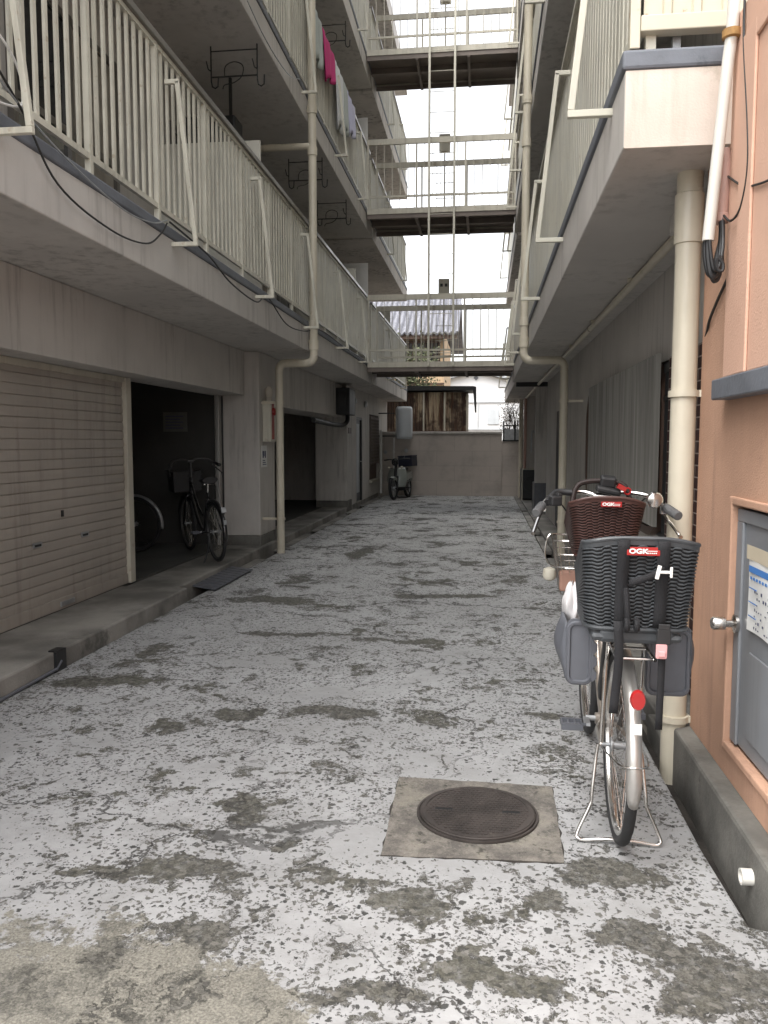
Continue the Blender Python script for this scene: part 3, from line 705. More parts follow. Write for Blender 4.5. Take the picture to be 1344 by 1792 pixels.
def offset_pipe(label, xu, xg, y, ztop, zel, r, rg, sgn, rough_tees=()):
    t = thing('drainpipe', label, 'drainpipe', (xg, y, 0))
    b = MB(); R = .09
    b.tube([(xu, y, ztop), (xu, y, zel + R)], r, 16)
    el = [(xu, y, zel + R)] + [(xu + sgn * R * (1 - math.cos(a)), y, zel + R - R * math.sin(a)) for a in [R_(k * 15) for k in range(1, 7)]]
    hz = el + [(xg - sgn * R, y, zel)]
    el2 = [(xg - sgn * R * (1 - math.sin(a)), y, zel - R * (1 - math.cos(a))) for a in [R_(k * 15) for k in range(0, 7)]]
    b.tube(hz + el2[1:], r * 1.02, 16); b.tube([el2[-1], (xg, y, .0)], rg, 16)
    for z in (zel + .16, zel + .42, 5.0, 5.5, 7.9): b.lathe([(r + .001, 0), (r + .010, .003), (r + .010, .10), (r + .001, .103)], (xu, y, z), 'z', 18)
    b.build('pipe', PIPE, t, smooth=True)
    for z in (zel - .5, .45):
        b = MB(); clamp(b, (xg, y, z), rg, (sgn, 0, 0), .19); b.build('clamp', PIPE, t, smooth=True)
    for z in (2.72, 5.55, 8.35):
        b = MB(); clamp(b, (xu, y, z), r, (sgn, 0, 0), .05); b.build('clamp', PIPE, t, smooth=True)
    return t
lp = offset_pipe('cream drainpipe on the left balconies that jogs back and drops beside the alarm box', -2.17, -2.625, 10.28, 11.0, 2.45, .052, .05, -1)
b = MB()
for z in (5.12, 7.95): b.tube([(-2.17, 10.28, z), (-2.5, 10.28, z), (-3.45, 10.28, z)], .042, 12)
b.build('branch', PIPE, lp, smooth=True)
offset_pipe('cream drainpipe on the right balconies that jogs back to the ground floor wall', .468, .965, 10.3, 11.0, 2.45, .05, .05, 1)
def plain_pipe(x, y, z0, z1, r, m, label):
    b = MB(); b.tube([(x, y, z0), (x, y, z1)], r, 12)
    for z in (z0 + .5, z1 - .4): b.lathe([(r + .001, 0), (r + .007, .003), (r + .007, .06), (r + .001, .063)], (x, y, z), 'z', 14)
    tag(b.build('drainpipe', m, smooth=True), label, 'drainpipe')
plain_pipe(.93, 21.3, -.02, 2.54, .055, PIPE, 'cream drainpipe in front of the back wall at its right end')
plain_pipe(1.02, 20.9, -.02, 2.54, .035, DUCTPINK, 'thin pinkish pipe right beside the cream pipe at the back wall')
plain_pipe(-2.70, 21.2, .1, 1.75, .035, WHITE, 'thin white pipe on the left wall behind the parked scooter')
plain_pipe(-2.42, 21.75, .0, 1.55, .02, WHITE, 'slim white pipe under the pale tank by the back wall')
# conduit along the right soffit
b = MB(); b.tube([(1.03, 4.7, 2.565), (1.03, 16.1, 2.565), (1.05, 23.5, 2.55)], .028, 10)
for y in (6, 8, 10, 12, 14): b.box(.99, 1.07, y, y + .03, 2.57, 2.60)
tag(b.build('conduit', PIPE, smooth=True), 'long grey conduit under the right balcony soffit', 'conduit')
t = MB(); t.box(.93, 1.06, 4.25, 4.42, 2.50, 2.598); tag(t.build('junction_box', CONC, bevel=.006), 'square pale junction box on the right soffit beside the big pipe', 'junction box')

# leaning white conduit with cable loop, pink junction tube, thin cable on the orange corner
t = thing('cable_conduit', 'white conduit with a looped black cable at its lower end by the orange block', 'conduit', (.84, 3.2, 2.1))
b = MB(); b.tube([(.812, 3.20, 2.19), (.862, 3.20, 2.83), (.872, 3.20, 2.93), (.893, 3.20, 3.6)], .0215, 16); b.lathe([(.0215, 0), (.027, .002), (.027, .03), (.0215, .032)], (.887, 3.2, 3.05), 'z', 16); b.build('pipe', WHITEP, t, smooth=True)
b = MB(); b.lathe([(.023, 0), (.034, .004), (.034, .03), (.023, .034)], (.871, 3.2, 2.90), 'z', 16); b.build('band', RUST, t, smooth=True)
b = MB()
for dx, dy, dz, r in ((0, 0, 0, .011), (.010, .015, -.012, .009), (-.008, .01, .01, .010), (.004, -.014, .02, .007)):
    b.tube(spline([(.812 + dx * .6, 3.20 + dy, 2.20), (.815 + dx, 3.2 + dy, 2.13 + dz), (.828 + dx, 3.2 + dy, 2.065 + dz), (.848 + dx, 3.21 + dy, 2.07 + dz), (.862 + dx, 3.22 + dy, 2.13 + dz), (.872, 3.24 + dy, 2.21), (.872 + dx * .4, 3.25, 2.30)], 6), r, 8)
b.tube(spline([(.845, 3.17, 2.12), (.86, 3.17, 2.10), (.858, 3.17, 2.075), (.842, 3.17, 2.08), (.838, 3.17, 2.11), (.85, 3.17, 2.13)], 5), .006, 6)
b.build('cable', BLACK, t, smooth=True)
t = thing('junction_tube', 'pinkish painted duct piece on the orange corner behind the white conduit', 'duct', (.875, 3.27, 2.27))
b = MB(); b.tube([(.874, 3.27, 2.285), (.884, 3.27, 2.49), (.888, 3.28, 2.54)], [.026, .026, .018], 14); b.lathe([(.027, 0), (.033, .003), (.033, .03), (.027, .033)], (.874, 3.27, 2.27), 'z', 16); b.build('tube', DUCTPINK, t, smooth=True)
b = MB(); b.box(.885, .935, 3.26, 3.30, 2.33, 2.345); b.box(.885, .935, 3.26, 3.30, 2.46, 2.475); b.build('strap', DUCTPINK, t)
b = MB(); b.tube(spline([(.886, 3.11, 3.02), (.885, 3.10, 2.85), (.884, 3.02, 2.55), (.884, 3.0, 2.38), (.883, 3.06, 2.27), (.880, 3.16, 2.25), (.876, 3.24, 2.29)], 8), .0045, 6); tag(b.build('cable', IRON, smooth=True), 'thin dark cable hanging in a bow beside the white conduit', 'cable')
b = MB(); b.tube(spline([(.888, 3.26, 2.44), (.889, 3.1, 2.36), (.889, 2.95, 2.31), (.889, 2.6, 2.25), (.889, 1.5, 2.1)], 8), .004, 6); tag(b.build('cable', IRON, smooth=True), 'thin cable running across the lighter upper panel of the orange block', 'cable')
b = MB(); b.tube(spline([(.928, 3.35, 2.08), (.925, 3.5, 2.0), (.93, 3.62, 1.93), (.98, 3.78, 1.86), (1.18, 3.9, 1.8)], 8), .006, 6); tag(b.build('cable', IRON, smooth=True), 'dark cable running round the orange corner behind the big pipe', 'cable')

# ------------------------------------------------------------------ cables on the left fascia
def cable(pts, r, m, label): tag(MB().tube(spline(pts, 8), r, 6).build('cable', m, smooth=True), label, 'cable')
LXc = LX + .03
cable([(LXc, 3.2, 3.35), (LXc, 3.75, 3.05), (LXc, 4.1, 2.78), (LXc, 4.7, 2.70), (LXc, 5.2, 2.74), (LXc, 5.45, 2.86), (LXc + .01, 5.55, 2.96)], .006, IRON, 'black cable sagging across the left fascia nearest the camera')
cable([(LXc, 3.3, 3.2), (LXc, 4.0, 2.98), (LXc, 4.8, 2.87), (LXc, 5.3, 2.90), (LXc + .01, 5.55, 2.98)], .005, GALV, 'grey cable drooping just above the black one on the left fascia')
cable([(LXc + .01, 5.6, 2.98), (LXc + .01, 6.4, 2.93), (LXc, 7.0, 2.83), (LXc, 7.8, 2.80), (LXc, 8.2, 2.92), (LXc, 9.0, 2.76), (LXc, 9.9, 2.80), (LXc, 11, 2.95), (LXc, 13, 2.93), (LXc, 16, 2.95)], .007, IRON, 'black cable looping along the left coping between the pole holders')
cable([(LXc, 7.2, 5.55), (LXc, 8.2, 5.45), (LXc, 9.2, 5.52), (LXc, 9.8, 5.72)], .006, GALV, 'grey cable hanging on the second left fascia near the drainpipe')
cable([(LX - .02, 3.1, 3.42), (LX + .06, 3.45, 3.30), (LX + .06, 3.7, 3.2), (LX + .02, 3.8, 3.06), (LX, 3.6, 3.0)], .006, WHITE, 'white cord looped round the nearest left pole holder')

# ------------------------------------------------------------------ laundry-pole frames
def ordinal(i): return ['first', 'second', 'third', 'fourth', 'fifth', 'sixth', 'seventh', 'eighth'][i]
def pole_frame_mesh(sgn):
    b = MB(); s_ = .030
    b.bar((-.012 * sgn, 0, 0), (.19 * sgn, 0, 0), s_, s_)
    b.bar((.175 * sgn, 0, .015), (.06 * sgn, 0, 1.12), s_, s_)
    b.bar((.075 * sgn, 0, 1.12), (-.03 * sgn, 0, 1.12), s_, s_)
    return b
def frames(sgn, x, ys, zs, where, grp, m):
    b = pole_frame_mesh(sgn); first = None
    for fi, z in enumerate(zs):
        for i, y in enumerate(ys):
            if first is None: o = first = b.build('laundry_pole_holder', m, at=(0, 0, 0), bevel=.003)
            else: o = first.copy(); COL.objects.link(o)
            o.location = (x, y, z)
            fl = ['lowest', 'middle', 'upper'][fi]
            tag(o, 'cream bent laundry pole holder on the %s %s balcony, %s from the camera' % (fl, where, ordinal(i)), 'pole holder', grp)
LZ = [2.86, 5.66, 8.48]
frames(1, LX, [3.6, 5.74, 7.87, 10.02, 12.22, 14.4, 18.6, 21.6], LZ, 'left', 'pole holders along the left balconies', CREAM)
frames(-1, RX, [3.72, 5.94, 8.3, 10.95, 13.2, 15.2, 18.6, 21.6], LZ, 'right', 'pole holders along the right balconies', CREAM)

# wrought-iron pole hangers under the balcony soffits
def hanger_mesh():
    b = MB()
    for x in (-.24, .24):
        b.tube([(x, 0, 0), (x, 0, -.34), (x + .01, 0, -.39), (x + .04, 0, -.41), (x + .07, 0, -.39), (x + .075, 0, -.30)], .008, 6)
        b.tube([(x - .05, 0, -.14), (x - .03, 0, -.22), (x, 0, -.24)], .007, 6)
    b.tube([(-.24, 0, -.30), (.24, 0, -.30)], .008, 6); b.tube([(-.24, 0, -.05), (.24, 0, -.05)], .006, 6)
    b.tube(spline([(-.10, 0, -.30), (-.09, 0, -.20), (0, 0, -.16), (.09, 0, -.20), (.08, 0, -.30), (.0, 0, -.36), (-.10, 0, -.38), (-.12, 0, -.42)], 4), .006, 6)
    return b
hb = hanger_mesh(); first = None
for fl, zc in (('lowest', 5.43), ('middle', 8.24)):
    for i, y in enumerate((8.3, 11.6, 13.6)):
        if first is None: o = first = hb.build('pole_hanger', IRON, at=(0, 0, 0), smooth=True)
        else: o = first.copy(); COL.objects.link(o)
        o.location = (-2.55, y, zc)
        tag(o, 'black iron pole hanger on the ceiling over the %s left balcony, %s from the camera' % (fl, ordinal(i)), 'pole hanger', 'iron pole hangers over the left balconies')
t = thing('air_conditioner', 'dark air conditioner unit hung under the ceiling behind the left partition board', 'air conditioner', (-2.95, 9.1, 4.5))
b = MB(); b.box(-3.35, -2.75, 8.95, 9.25, 4.48, 5.02); b.build('case', DARKMET, t, bevel=.02)
b = MB(); b.torus((-3.05, 8.945, 4.75), .2, .01, 'y', 24, 6); b.build('fan_guard', BLACK, t); b = MB(); b.box(-3.3, -3.27, 9.0, 9.03, 5.02, 5.43); b.box(-2.83, -2.8, 9.0, 9.03, 5.02, 5.43); b.build('bracket', IRON, t)

# laundry on the middle left balcony
def cloth(name, y0, y1, drop0, drop1, m, label, z=7.03, amp=.02):
    def fn(u, v):
        y = y0 + (y1 - y0) * u; d = (drop0 + (drop1 - drop0) * u) * (1 + .06 * math.sin(9 * u + 1))
        if v < .2: return (LX - .10 + .12 * (v / .2), y, z + .012 - .05 * abs(v / .2 - .55))
        k = (v - .2) / .8
        return (LX + .02 + amp * math.sin(14 * u + 2 * k) * (.4 + k) + .03 * k, y + .02 * math.sin(6 * k), z - .02 - d * k)
    tag(MB().grid(fn, 16, 14).build(name, m, smooth=True, solid=.008), label, 'laundry', 'laundry on the left balcony rail')
cloth('shirt', 10.45, 11.10, .75, .62, CLOTHG, 'grey green shirt hung over the left rail, nearest the camera of the washing')
cloth('towel', 11.22, 12.02, .68, .42, MAGENTA, 'bright magenta towel hung over the middle left balcony rail')
cloth('shirt', 12.12, 12.72, .95, .85, CLOTHW, 'white shirt hung on the left rail right behind the magenta towel')
cloth('towel', 12.74, 13.12, .80, .74, CLOTHG, 'pale grey green towel between the white shirt and the lavender cloth')
cloth('towel', 13.15, 13.85, .70, .52, LAVEN, 'lavender cloth at the far end of the washing on the left rail')

# ------------------------------------------------------------------ footbridges, ladder
proto = None
for i, z in enumerate((2.95, 5.77, 8.60, 11.43)):
    lab = 'steel footbridge across the alley at %s balcony level' % ['the lowest', 'the middle', 'the upper', 'roof'][i]
    if proto is None:
        proto = t = thing('footbridge', lab, 'footbridge', (-.83, 15.4, z), group='footbridges between the two blocks')
        x0, x1, y0, y1 = -2.22, .52, 15.40, 16.75
        b = MB(); b.box(x0, x1, y0, y1, z - .012, z); b.box(x0, x1, y0, y0 + .012, z - .10, z - .013); b.box(x0, x1, y1 - .012, y1, z - .10, z - .013); b.build('deck', CREAMD, t)
        b = MB(); b.box(x0, x1, y0 + .02, y1 - .02, z - .055, z - .016); b.box(x0, x1, y0 + .62, y0 + .72, z - .16, z - .056)
        for x in (-1.30, -.36): b.box(x - .025, x + .025, y0 + .02, y1 - .02, z - .20, z - .161); b.box(x - .004, x + .004, y0 + .02, y1 - .02, z - .16, z - .057)
        b.box(x0, x1, y0 + .014, y0 + .05, z - .18, z - .101); b.box(x0, x1, y1 - .05, y1 - .014, z - .18, z - .101); b.build('under_frame', LATT, t)
        for y, s in ((y0 + .03, 1), (y1 - .03, -1)):
            b = MB(); b.box(x0, x1, y - .02, y + .02, z + 1.15, z + 1.25); b.box(x0, x1, y - .012, y + .012, z + .20, z + .235)
            n = 18
            for k in range(n + 1):
                x = x0 + .02 + (x1 - x0 - .04) * k / n
                if k % 6 == 0: b.box(x - .014, x + .016, y - .016, y + .016, z + .001, z + 1.15)
                else: b.box(x - .005, x + .005, y - .005, y + .005, z + .235, z + 1.15)
            b.build('railing', CREAMD, t)
    else:
        c = copy_tree(proto); c.location = (-.83, 15.4, z); c['label'] = lab
t = thing('ladder', 'tall cream steel ladder fixed to the fronts of the footbridges', 'ladder', (-.83, 15.33, 2.85))
b = MB()
for x in (-1.06, -.60): b.box(x - .02, x + .02, 15.31, 15.35, 2.86, 12.4)
b.build('side_rail', CREAM, t, bevel=.004)
b = MB(); z = 3.1
while z < 12.3: b.tube([(-1.04, 15.33, z), (-.62, 15.33, z)], .006, 6); z += .36
b.build('rungs', CREAM, t)
first = None
for i, z in enumerate((2.95, 5.77, 8.60)):
    lab = 'small grey lamp box on a post over the %s footbridge' % ['lowest', 'middle', 'upper'][i]
    if first is None:
        first = t = thing('lamp_post', lab, 'lamp', (-.85, 16.80, z), group='lamp boxes over the footbridges')
        b = MB(); b.tube([(-.85, 16.80, z - .1), (-.85, 16.80, z + 1.46)], .014, 8)
        for k in (.25, .55, .85): b.bar((-1.03, 16.80, z + k), (-.67, 16.80, z + k), .01, .012)
        b.build('post', CREAMD, t)
        b = MB(); b.box(-.96, -.74, 16.74, 16.86, z + 1.45, z + 1.78); b.build('box', CREAMD, t, bevel=.01)
        b = MB(); b.box(-.92, -.87, 16.735, 16.741, z + 1.62, z + 1.68); b.box(-.83, -.78, 16.735, 16.741, z + 1.62, z + 1.68); b.build('socket', BLACK, t)
    else:
        c = copy_tree(first); c.location = (-.85, 16.80, z); c['label'] = lab

# ------------------------------------------------------------------ manhole
t = thing('manhole', 'round cast iron manhole cover set in a square of rough concrete', 'manhole', (-.03, 3.06, 0))
mc, mct, mcp = nodes('manhole_collar'); g = NT(mct); co = g.coord()
a1 = g.noise(co, 6, 9, .75); a2 = g.noise(co, 120, 3, .7); a3 = g.noise(co, 3.2, 7, .7); a4 = g.noise(co, 14, 8, .75)
c_ = g.mix(g.ss(a1, .38, .62), (.11, .10, .09), (.24, .22, .19)); c_ = g.mix(g.ss(a3, .50, .62, 0, .7), c_, (.23, .215, .175))
c_ = g.mix(g.ss(a4, .54, .64, 0, .9), c_, (.045, .043, .035)); c_ = g.mix(g.ss(a2, .55, .75, 0, .5), c_, (.36, .34, .29)); c_ = g.mix(g.ss(a2, .45, .3, 0, .5), c_, (.06, .055, .045))
mct.links.new(c_, mcp.inputs['Base Color']); mcp.inputs['Roughness'].default_value = .9; mct.links.new(g.bump(g.math('ADD', a2, a4), .8, .005), mcp.inputs['Normal'])
cor = [(-.352, 3.385), (-.345, 2.715), (.288, 2.74), (.298, 3.365)]; rg = random.Random(11)
def ragged(grow, amp, n=14):
    out = []
    for i in range(4):
        a = Vector(cor[i]); c = Vector(cor[(i + 1) % 4]); d = (c - a).normalized(); nn = Vector((d.y, -d.x)) * -1
        for k in range(n): p = a.lerp(c, k / n); p += (p - Vector((-.03, 3.05))).normalized() * (grow + amp * rg.uniform(-1, 1)); out.append((p.x, p.y))
    return out
b = MB(); b.prism(ragged(0, .0025), 'z', .0, .0045); b.build('collar', mc, t)
b = MB(); b.prism(ragged(.004, .006), 'z', .0, .0025); b.build('joint', GUT, t)
ccx, ccy, cr = -.013, 3.065, .223
b = MB(); b.lathe([(cr + .012, 0), (cr + .012, .0085), (cr + .004, .0085), (cr + .004, .002)], (ccx, ccy, .006), 'z', 64); b.build('ring', MANH, t, smooth=True)
b = MB(); b.lathe([(cr, .0), (cr, .012), (cr - .004, .014)], (ccx, ccy, .006), 'z', 64); ld = b.build('lid', MANH, t)
b = MB()
for i in range(-17, 18):
    for j in range(-17, 18):
        x, y = i * .0165 + (.008 if j % 2 else 0), j * .0185
        if x * x + y * y < (cr - .028) ** 2 and not (abs(abs(x) - .13) < .04 and abs(y - .0) < .017):
            b.box(ccx + x - .0066, ccx + x + .0066, ccy + y - .0062, ccy + y + .0062, .0195, .0245)
b.lathe([(cr - .022, .0195), (cr - .022, .0228), (cr - .006, .0228), (cr - .006, .0195)], (ccx, ccy, 0), 'z', 64)
b.build('tread', MANH, ld)
for sx in (-1, 1):
    b = MB(); b.box(ccx + sx * .13 - .034, ccx + sx * .13 + .034, ccy - .013, ccy + .013, .0196, .0204); b.build('slot', SEATD, ld)

# ------------------------------------------------------------------ back wall and what stands behind it
b = MB(); b.box(-2.95, .46, YE, YE + .15, -.13, 1.66); bw = thing('block_wall', 'grey brown block wall closing the end of the alley', 'wall', (-.8, YE, 0)); b.build('blocks', BLOCKW, bw)
b = MB(); b.box(-2.95, .46, YE - .03, YE + .18, 1.66, 1.72); b.build('cap', CONC, bw, bevel=.01)
b = MB(); b.box(.462, 2.2, YE + .02, YE + .15, -.13, 1.47); tag(b.build('block_wall', BLOCKW), 'lower block wall piece under the grey metal screen at the alley end', 'wall')
t = thing('metal_screen', 'grey metal screen on the low wall at the right alley end', 'screen', (.75, YE, 1.47))
b = MB(); b.box(.5, 1.35, YE + .05, YE + .08, 1.50, 1.78); b.build('panel', GALV, t); b = MB(); b.box(.47, 1.38, YE + .0, YE + .1, 1.46, 1.50)
for x in (.5, .8, 1.1, 1.34): b.box(x - .02, x + .02, YE + .03, YE + .05, 1.50, 2.0)
b.box(.48, 1.36, YE + .03, YE + .07, 1.86, 1.89); b.build('frame', DARKMET, t)
# water tank
t = thing('water_tank', 'pale upright water tank hung above the scooter at the back wall', 'tank', (-2.12, 21.5, 1.5))
b = MB(); b.lathe([(.02, 0), (.19, .0), (.22, .03), (.225, .08), (.225, .76), (.215, .82), (.18, .85), (.02, .86)], (-2.12, 21.5, 1.52), 'z', 28); b.build('vessel', TANKW, t, smooth=True)
b = MB(); b.bar((-2.8, 21.5, 1.6), (-2.3, 21.5, 1.6), .03, .03); b.bar((-2.8, 21.5, 2.2), (-2.3, 21.5, 2.2), .03, .03); b.build('bracket', DARKMET, t)
# rusty shed
t = thing('shed', 'rusty corrugated shed behind the back wall', 'shed', (-1.45, 25.6, -.14))
prof = []; x = -3.95
while x < -.52:
    prof += [(x, 25.0), (x + .02, 24.985), (x + .04, 25.0), (x + .06, 25.015)]; x += .08
b = MB(); b.sheet(prof, 'z', -.13, 2.95, th=.004); b.sheet([(-.535, 25.0 + i * .05) if i % 2 else (-.52, 25.0 + i * .05) for i in range(30)], 'z', -.13, 2.95, th=.004)
b.box(-3.95, -.6, 26.4, 26.45, -.13, 2.95); b.box(-4.0, -3.96, 25.0, 26.45, -.13, 2.95); b.build('wall', RUSTSHEET, t, smooth=False)
b = MB()
for x in (-1.86, -1.22): b.box(x - .025, x + .025, 24.94, 24.98, -.13, 2.95)
b.box(-.56, -.50, 24.95, 25.02, -.13, 2.9); b.build('batten', CREAMD, t)
b = MB(); b.prism([(-4.15, 3.00), (-.36, 3.00), (-.36, 3.12), (-4.15, 3.16)], 'y', 24.8, 26.6); b.prism([(-.36, 3.12), (-.36, 2.98), (-.30, 2.35), (-.26, 2.35), (-.27, 3.10)], 'y', 24.8, 25.6); b.build('roof', DARKMET, t)
b = MB(); b.box(-3.95, -.5, 24.9, 24.98, 1.70, 1.78); b.build('base_rail', BROWNW, t)
# tan house with tiled roof
t = thing('house', 'tan house with a blue grey tiled roof beyond the shed', 'house', (-5, 36, -.14))
b = MB(); b.box(-9, -1.72, 34.3, 41, -.14, 6.0); b.build('wall', TANW, t)
b = MB(); n = 34
def roofp(u, v):
    x = -9.6 + 8.5 * u; return (x, 33.6 + 3.8 * v, 5.85 + 2.0 * v + .055 * math.sin(u * 8.5 / .24 * 2 * math.pi) + .03 * ((v * 14) % 1))
b.grid(roofp, 280, 57); b.grid(lambda u, v: (-9.6 + 8.5 * u, 41.4 - 4.0 * v, 5.85 + 2.0 * v), 3, 3); b.build('roof', ROOFT, t, smooth=False, solid=.06)
b = MB(); b.box(-9.5, -1.15, 33.7, 34.0, 5.66, 5.80); b.box(-9.5, -1.2, 34.0, 34.28, 5.72, 5.82); b.build('eave', BROWNW, t)
b = MB()
for i in range(9): b.box(-3.4 + i * .18, -3.36 + i * .18, 34.22, 34.26, 4.75, 5.6)
b.box(-3.45, -1.85, 34.21, 34.27, 5.55, 5.65); b.box(-3.45, -1.85, 34.21, 34.27, 4.70, 4.76); b.build('window', BROWNW, t)
b = MB(); b.box(-3.42, -1.88, 34.27, 34.29, 4.76, 5.55); b.build('pane', GLASSD, t)
b = MB(); b.box(-1.9, -1.6, 34.1, 34.28, 2.7, 2.78); b.box(-3.6, -1.7, 34.2, 34.29, 3.83, 3.90); b.build('trim', BROWNW, t)
# white gabled house
t = thing('house', 'white gabled house far behind the alley on the right', 'house', (.5, 48, -.14))
b = MB(); b.prism([(-3.2, -.14), (3.0, -.14), (3.0, 4.35), (-.5, 5.2), (-3.2, 4.55)], 'y', 45, 53); b.build('wall', HOUSEW, t)
b = MB(); b.prism([(-3.4, 4.50), (-.5, 5.22), (3.2, 4.32), (3.2, 4.42), (-.5, 5.34), (-3.4, 4.60)], 'y', 44.7, 53.2); b.build('roof', GALV, t)
b = MB(); b.obox((-.5, 44.97, 4.92), (.2, .06, .2), (0, R_(45), 0)); b.build('vent', GUARD, t)
b = MB(); b.box(-3.2, 3.0, 44.94, 44.99, 3.58, 3.63); b.box(-3.2, 3.0, 44.94, 44.99, 2.1, 2.16); b.box(-.4, -.36, 44.94, 44.99, 2.16, 3.58); b.build('trim', TANKW, t)
b = MB(); b.box(.15, .75, 44.95, 44.99, 2.4, 3.2); b.build('window', TANKW, t)

def shrub(name, label, c, rad, n, leafm, seed, leaf=.05, twigs=22, cat='shrub'):
    r = random.Random(seed); t = thing(name, label, cat, (c[0], c[1], 0)); b = MB(); tips = []
    for k in range(twigs):
        p = Vector((c[0] + r.uniform(-.1, .1) * rad[0], c[1] + r.uniform(-.2, .2) * rad[1], -.1)); d = Vector((c[0] + r.uniform(-1, 1) * rad[0], c[1] + r.uniform(-1, 1) * rad[1], c[2] + r.uniform(-.6, 1) * rad[2]))
        m = (p + d) / 2 + Vector((r.uniform(-.2, .2), 0, r.uniform(0, .3))); b.tube(spline([p, m, d], 4), [.02 - .0019 * i for i in range(9)], 5); tips.append(d)
        for q in range(3):
            e = d + Vector((r.uniform(-.4, .4), r.uniform(-.3, .3), r.uniform(-.2, .4))) * min(1, rad[0]); b.tube([m.lerp(d, .6), e], [.008, .003], 4); tips.append(e)
    b.build('stem', TWIG, t)
    b = MB()
    for i in range(n):
        p = r.choice(tips) + Vector((r.gauss(0, .13) * rad[0], r.gauss(0, .13) * rad[1], r.gauss(0, .16) * rad[2]))
        u = Vector((r.gauss(0, 1), r.gauss(0, 1), r.gauss(0, 1))).normalized() * leaf; v = u.orthogonal().normalized() * leaf * .5
        b.add([p - u, p + v, p + u, p - v], [(0, 1, 2, 3)])
    b.build('foliage', leafm, t)
shrub('shrub', 'brownish green shrub between the shed and the tan house', (-2.5, 29, 3.3), (1.0, .8, 1.3), 2600, LEAF, 3, .07)
LEAF2 = M('bare_shrub_leaf', (.10, .075, .055), .8, var=.5, scale=8)
shrub('bare_shrub', 'bare twiggy shrub over the metal screen at the right alley end', (.95, 23.3, 2.1), (.45, .4, .45), 900, LEAF2, 5, .03, 30)
# air conditioner like box units beside the right far wall
t = thing('air_conditioner', 'cream framed outdoor unit on the ground by the right wall near the back', 'air conditioner', (.98, 20.0, 0))
b = MB(); b.box(.90, 1.28, 20.0, 20.75, .05, .78); b.build('case', DARKMET, t, bevel=.015)
b = MB()
for x in (.90, 1.25): b.box(x, x + .03, 19.96, 19.995, .03, .80)
b.box(.93, 1.25, 19.96, 19.995, .77, .80); b.build('frame', CREAMD, t); b = MB(); b.torus((1.09, 19.99, .42), .15, .008, 'y', 24, 6); b.build('fan_guard', BLACK, t)
t = thing('gas_meter', 'small dark gas meter with a bent pipe on the right wall beyond the grey plinth', 'gas meter', (1.32, 19.2, 1.1))
b = MB(); b.box(1.22, 1.384, 19.1, 19.3, 1.1, 1.42); b.build('case', BLACK, t, bevel=.02); b = MB(); b.tube(spline([(1.3, 19.2, 1.42), (1.2, 19.2, 1.6), (1.1, 19.2, 1.7), (1.08, 19.2, 1.5), (1.08, 19.2, 1.2)], 5), .018, 8); b.build('pipe', GALV, t, smooth=True)
# ------------------------------------------------------------------ bicycles
def wheel(parent, y, R, name='wheel', rimm=GALV, spokes=True):
    b = MB(); b.torus((0, y, R), R - .020, .0195, 'x', 56, 10); wl = b.build(name, RUBBER, parent, smooth=True)
    b = MB(); prof = [(R - .036, -.013), (R - .036, .013), (R - .052, .010), (R - .056, 0), (R - .052, -.010), (R - .036, -.013)]
    vs = []; fs = []; n = 56; k = len(prof)
    for i in range(n):
        a = 2 * math.pi * i / n
        vs += [(x, y + r * math.cos(a), R + r * math.sin(a)) for r, x in prof]
    for i in range(n):
        for j in range(k - 1): fs.append((i * k + j, ((i + 1) % n) * k + j, ((i + 1) % n) * k + j + 1, i * k + j + 1))
    b.add(vs, fs); b.build('rim', rimm, wl, smooth=True)
    b = MB()
    for i in range(36):
        a = 2 * math.pi * i / 36; s = 1 if i % 2 else -1; a2 = a + (.55 if (i // 2) % 2 else -.55)
        b.tube([(s * .028, y + .022 * math.cos(a2), R + .022 * math.sin(a2)), (0, y + (R - .054) * math.cos(a), R + (R - .054) * math.sin(a))], .0014, 4)
    b.build('spokes', CHROME, wl)
    b = MB(); b.lathe([(.008, -.065), (.008, -.034), (.027, -.032), (.027, -.026), (.014, -.022), (.014, .022), (.027, .026), (.027, .032), (.008, .034), (.008, .065)], (0, y, R), 'x', 18); b.build('hub', GALV, wl, smooth=True)
    return wl
def mudguard(parent, y, R, a0, a1, m, wd=.050):
    Rg = R + .022; vs = []; fs = []; n = 30; prof = [(-wd / 2, -.020), (-wd / 2 * .9, -.006), (-wd / 2 * .5, .003), (0, .006), (wd / 2 * .5, .003), (wd / 2 * .9, -.006), (wd / 2, -.020)]; k = len(prof)
    for i in range(n + 1):
        a = R_(a0 + (a1 - a0) * i / n); t_ = min(1, min(i, n - i) / 1.5 * .4 + .62)
        for x, d in prof: vs.append((x * t_, y + (Rg + d) * math.cos(a), R + (Rg + d) * math.sin(a)))
    for i in range(n):
        for j in range(k - 1): fs.append((i * k + j, i * k + j + 1, (i + 1) * k + j + 1, (i + 1) * k + j))
    return MB().add(vs, fs).build('mudguard', m, parent, smooth=True, solid=.0015)
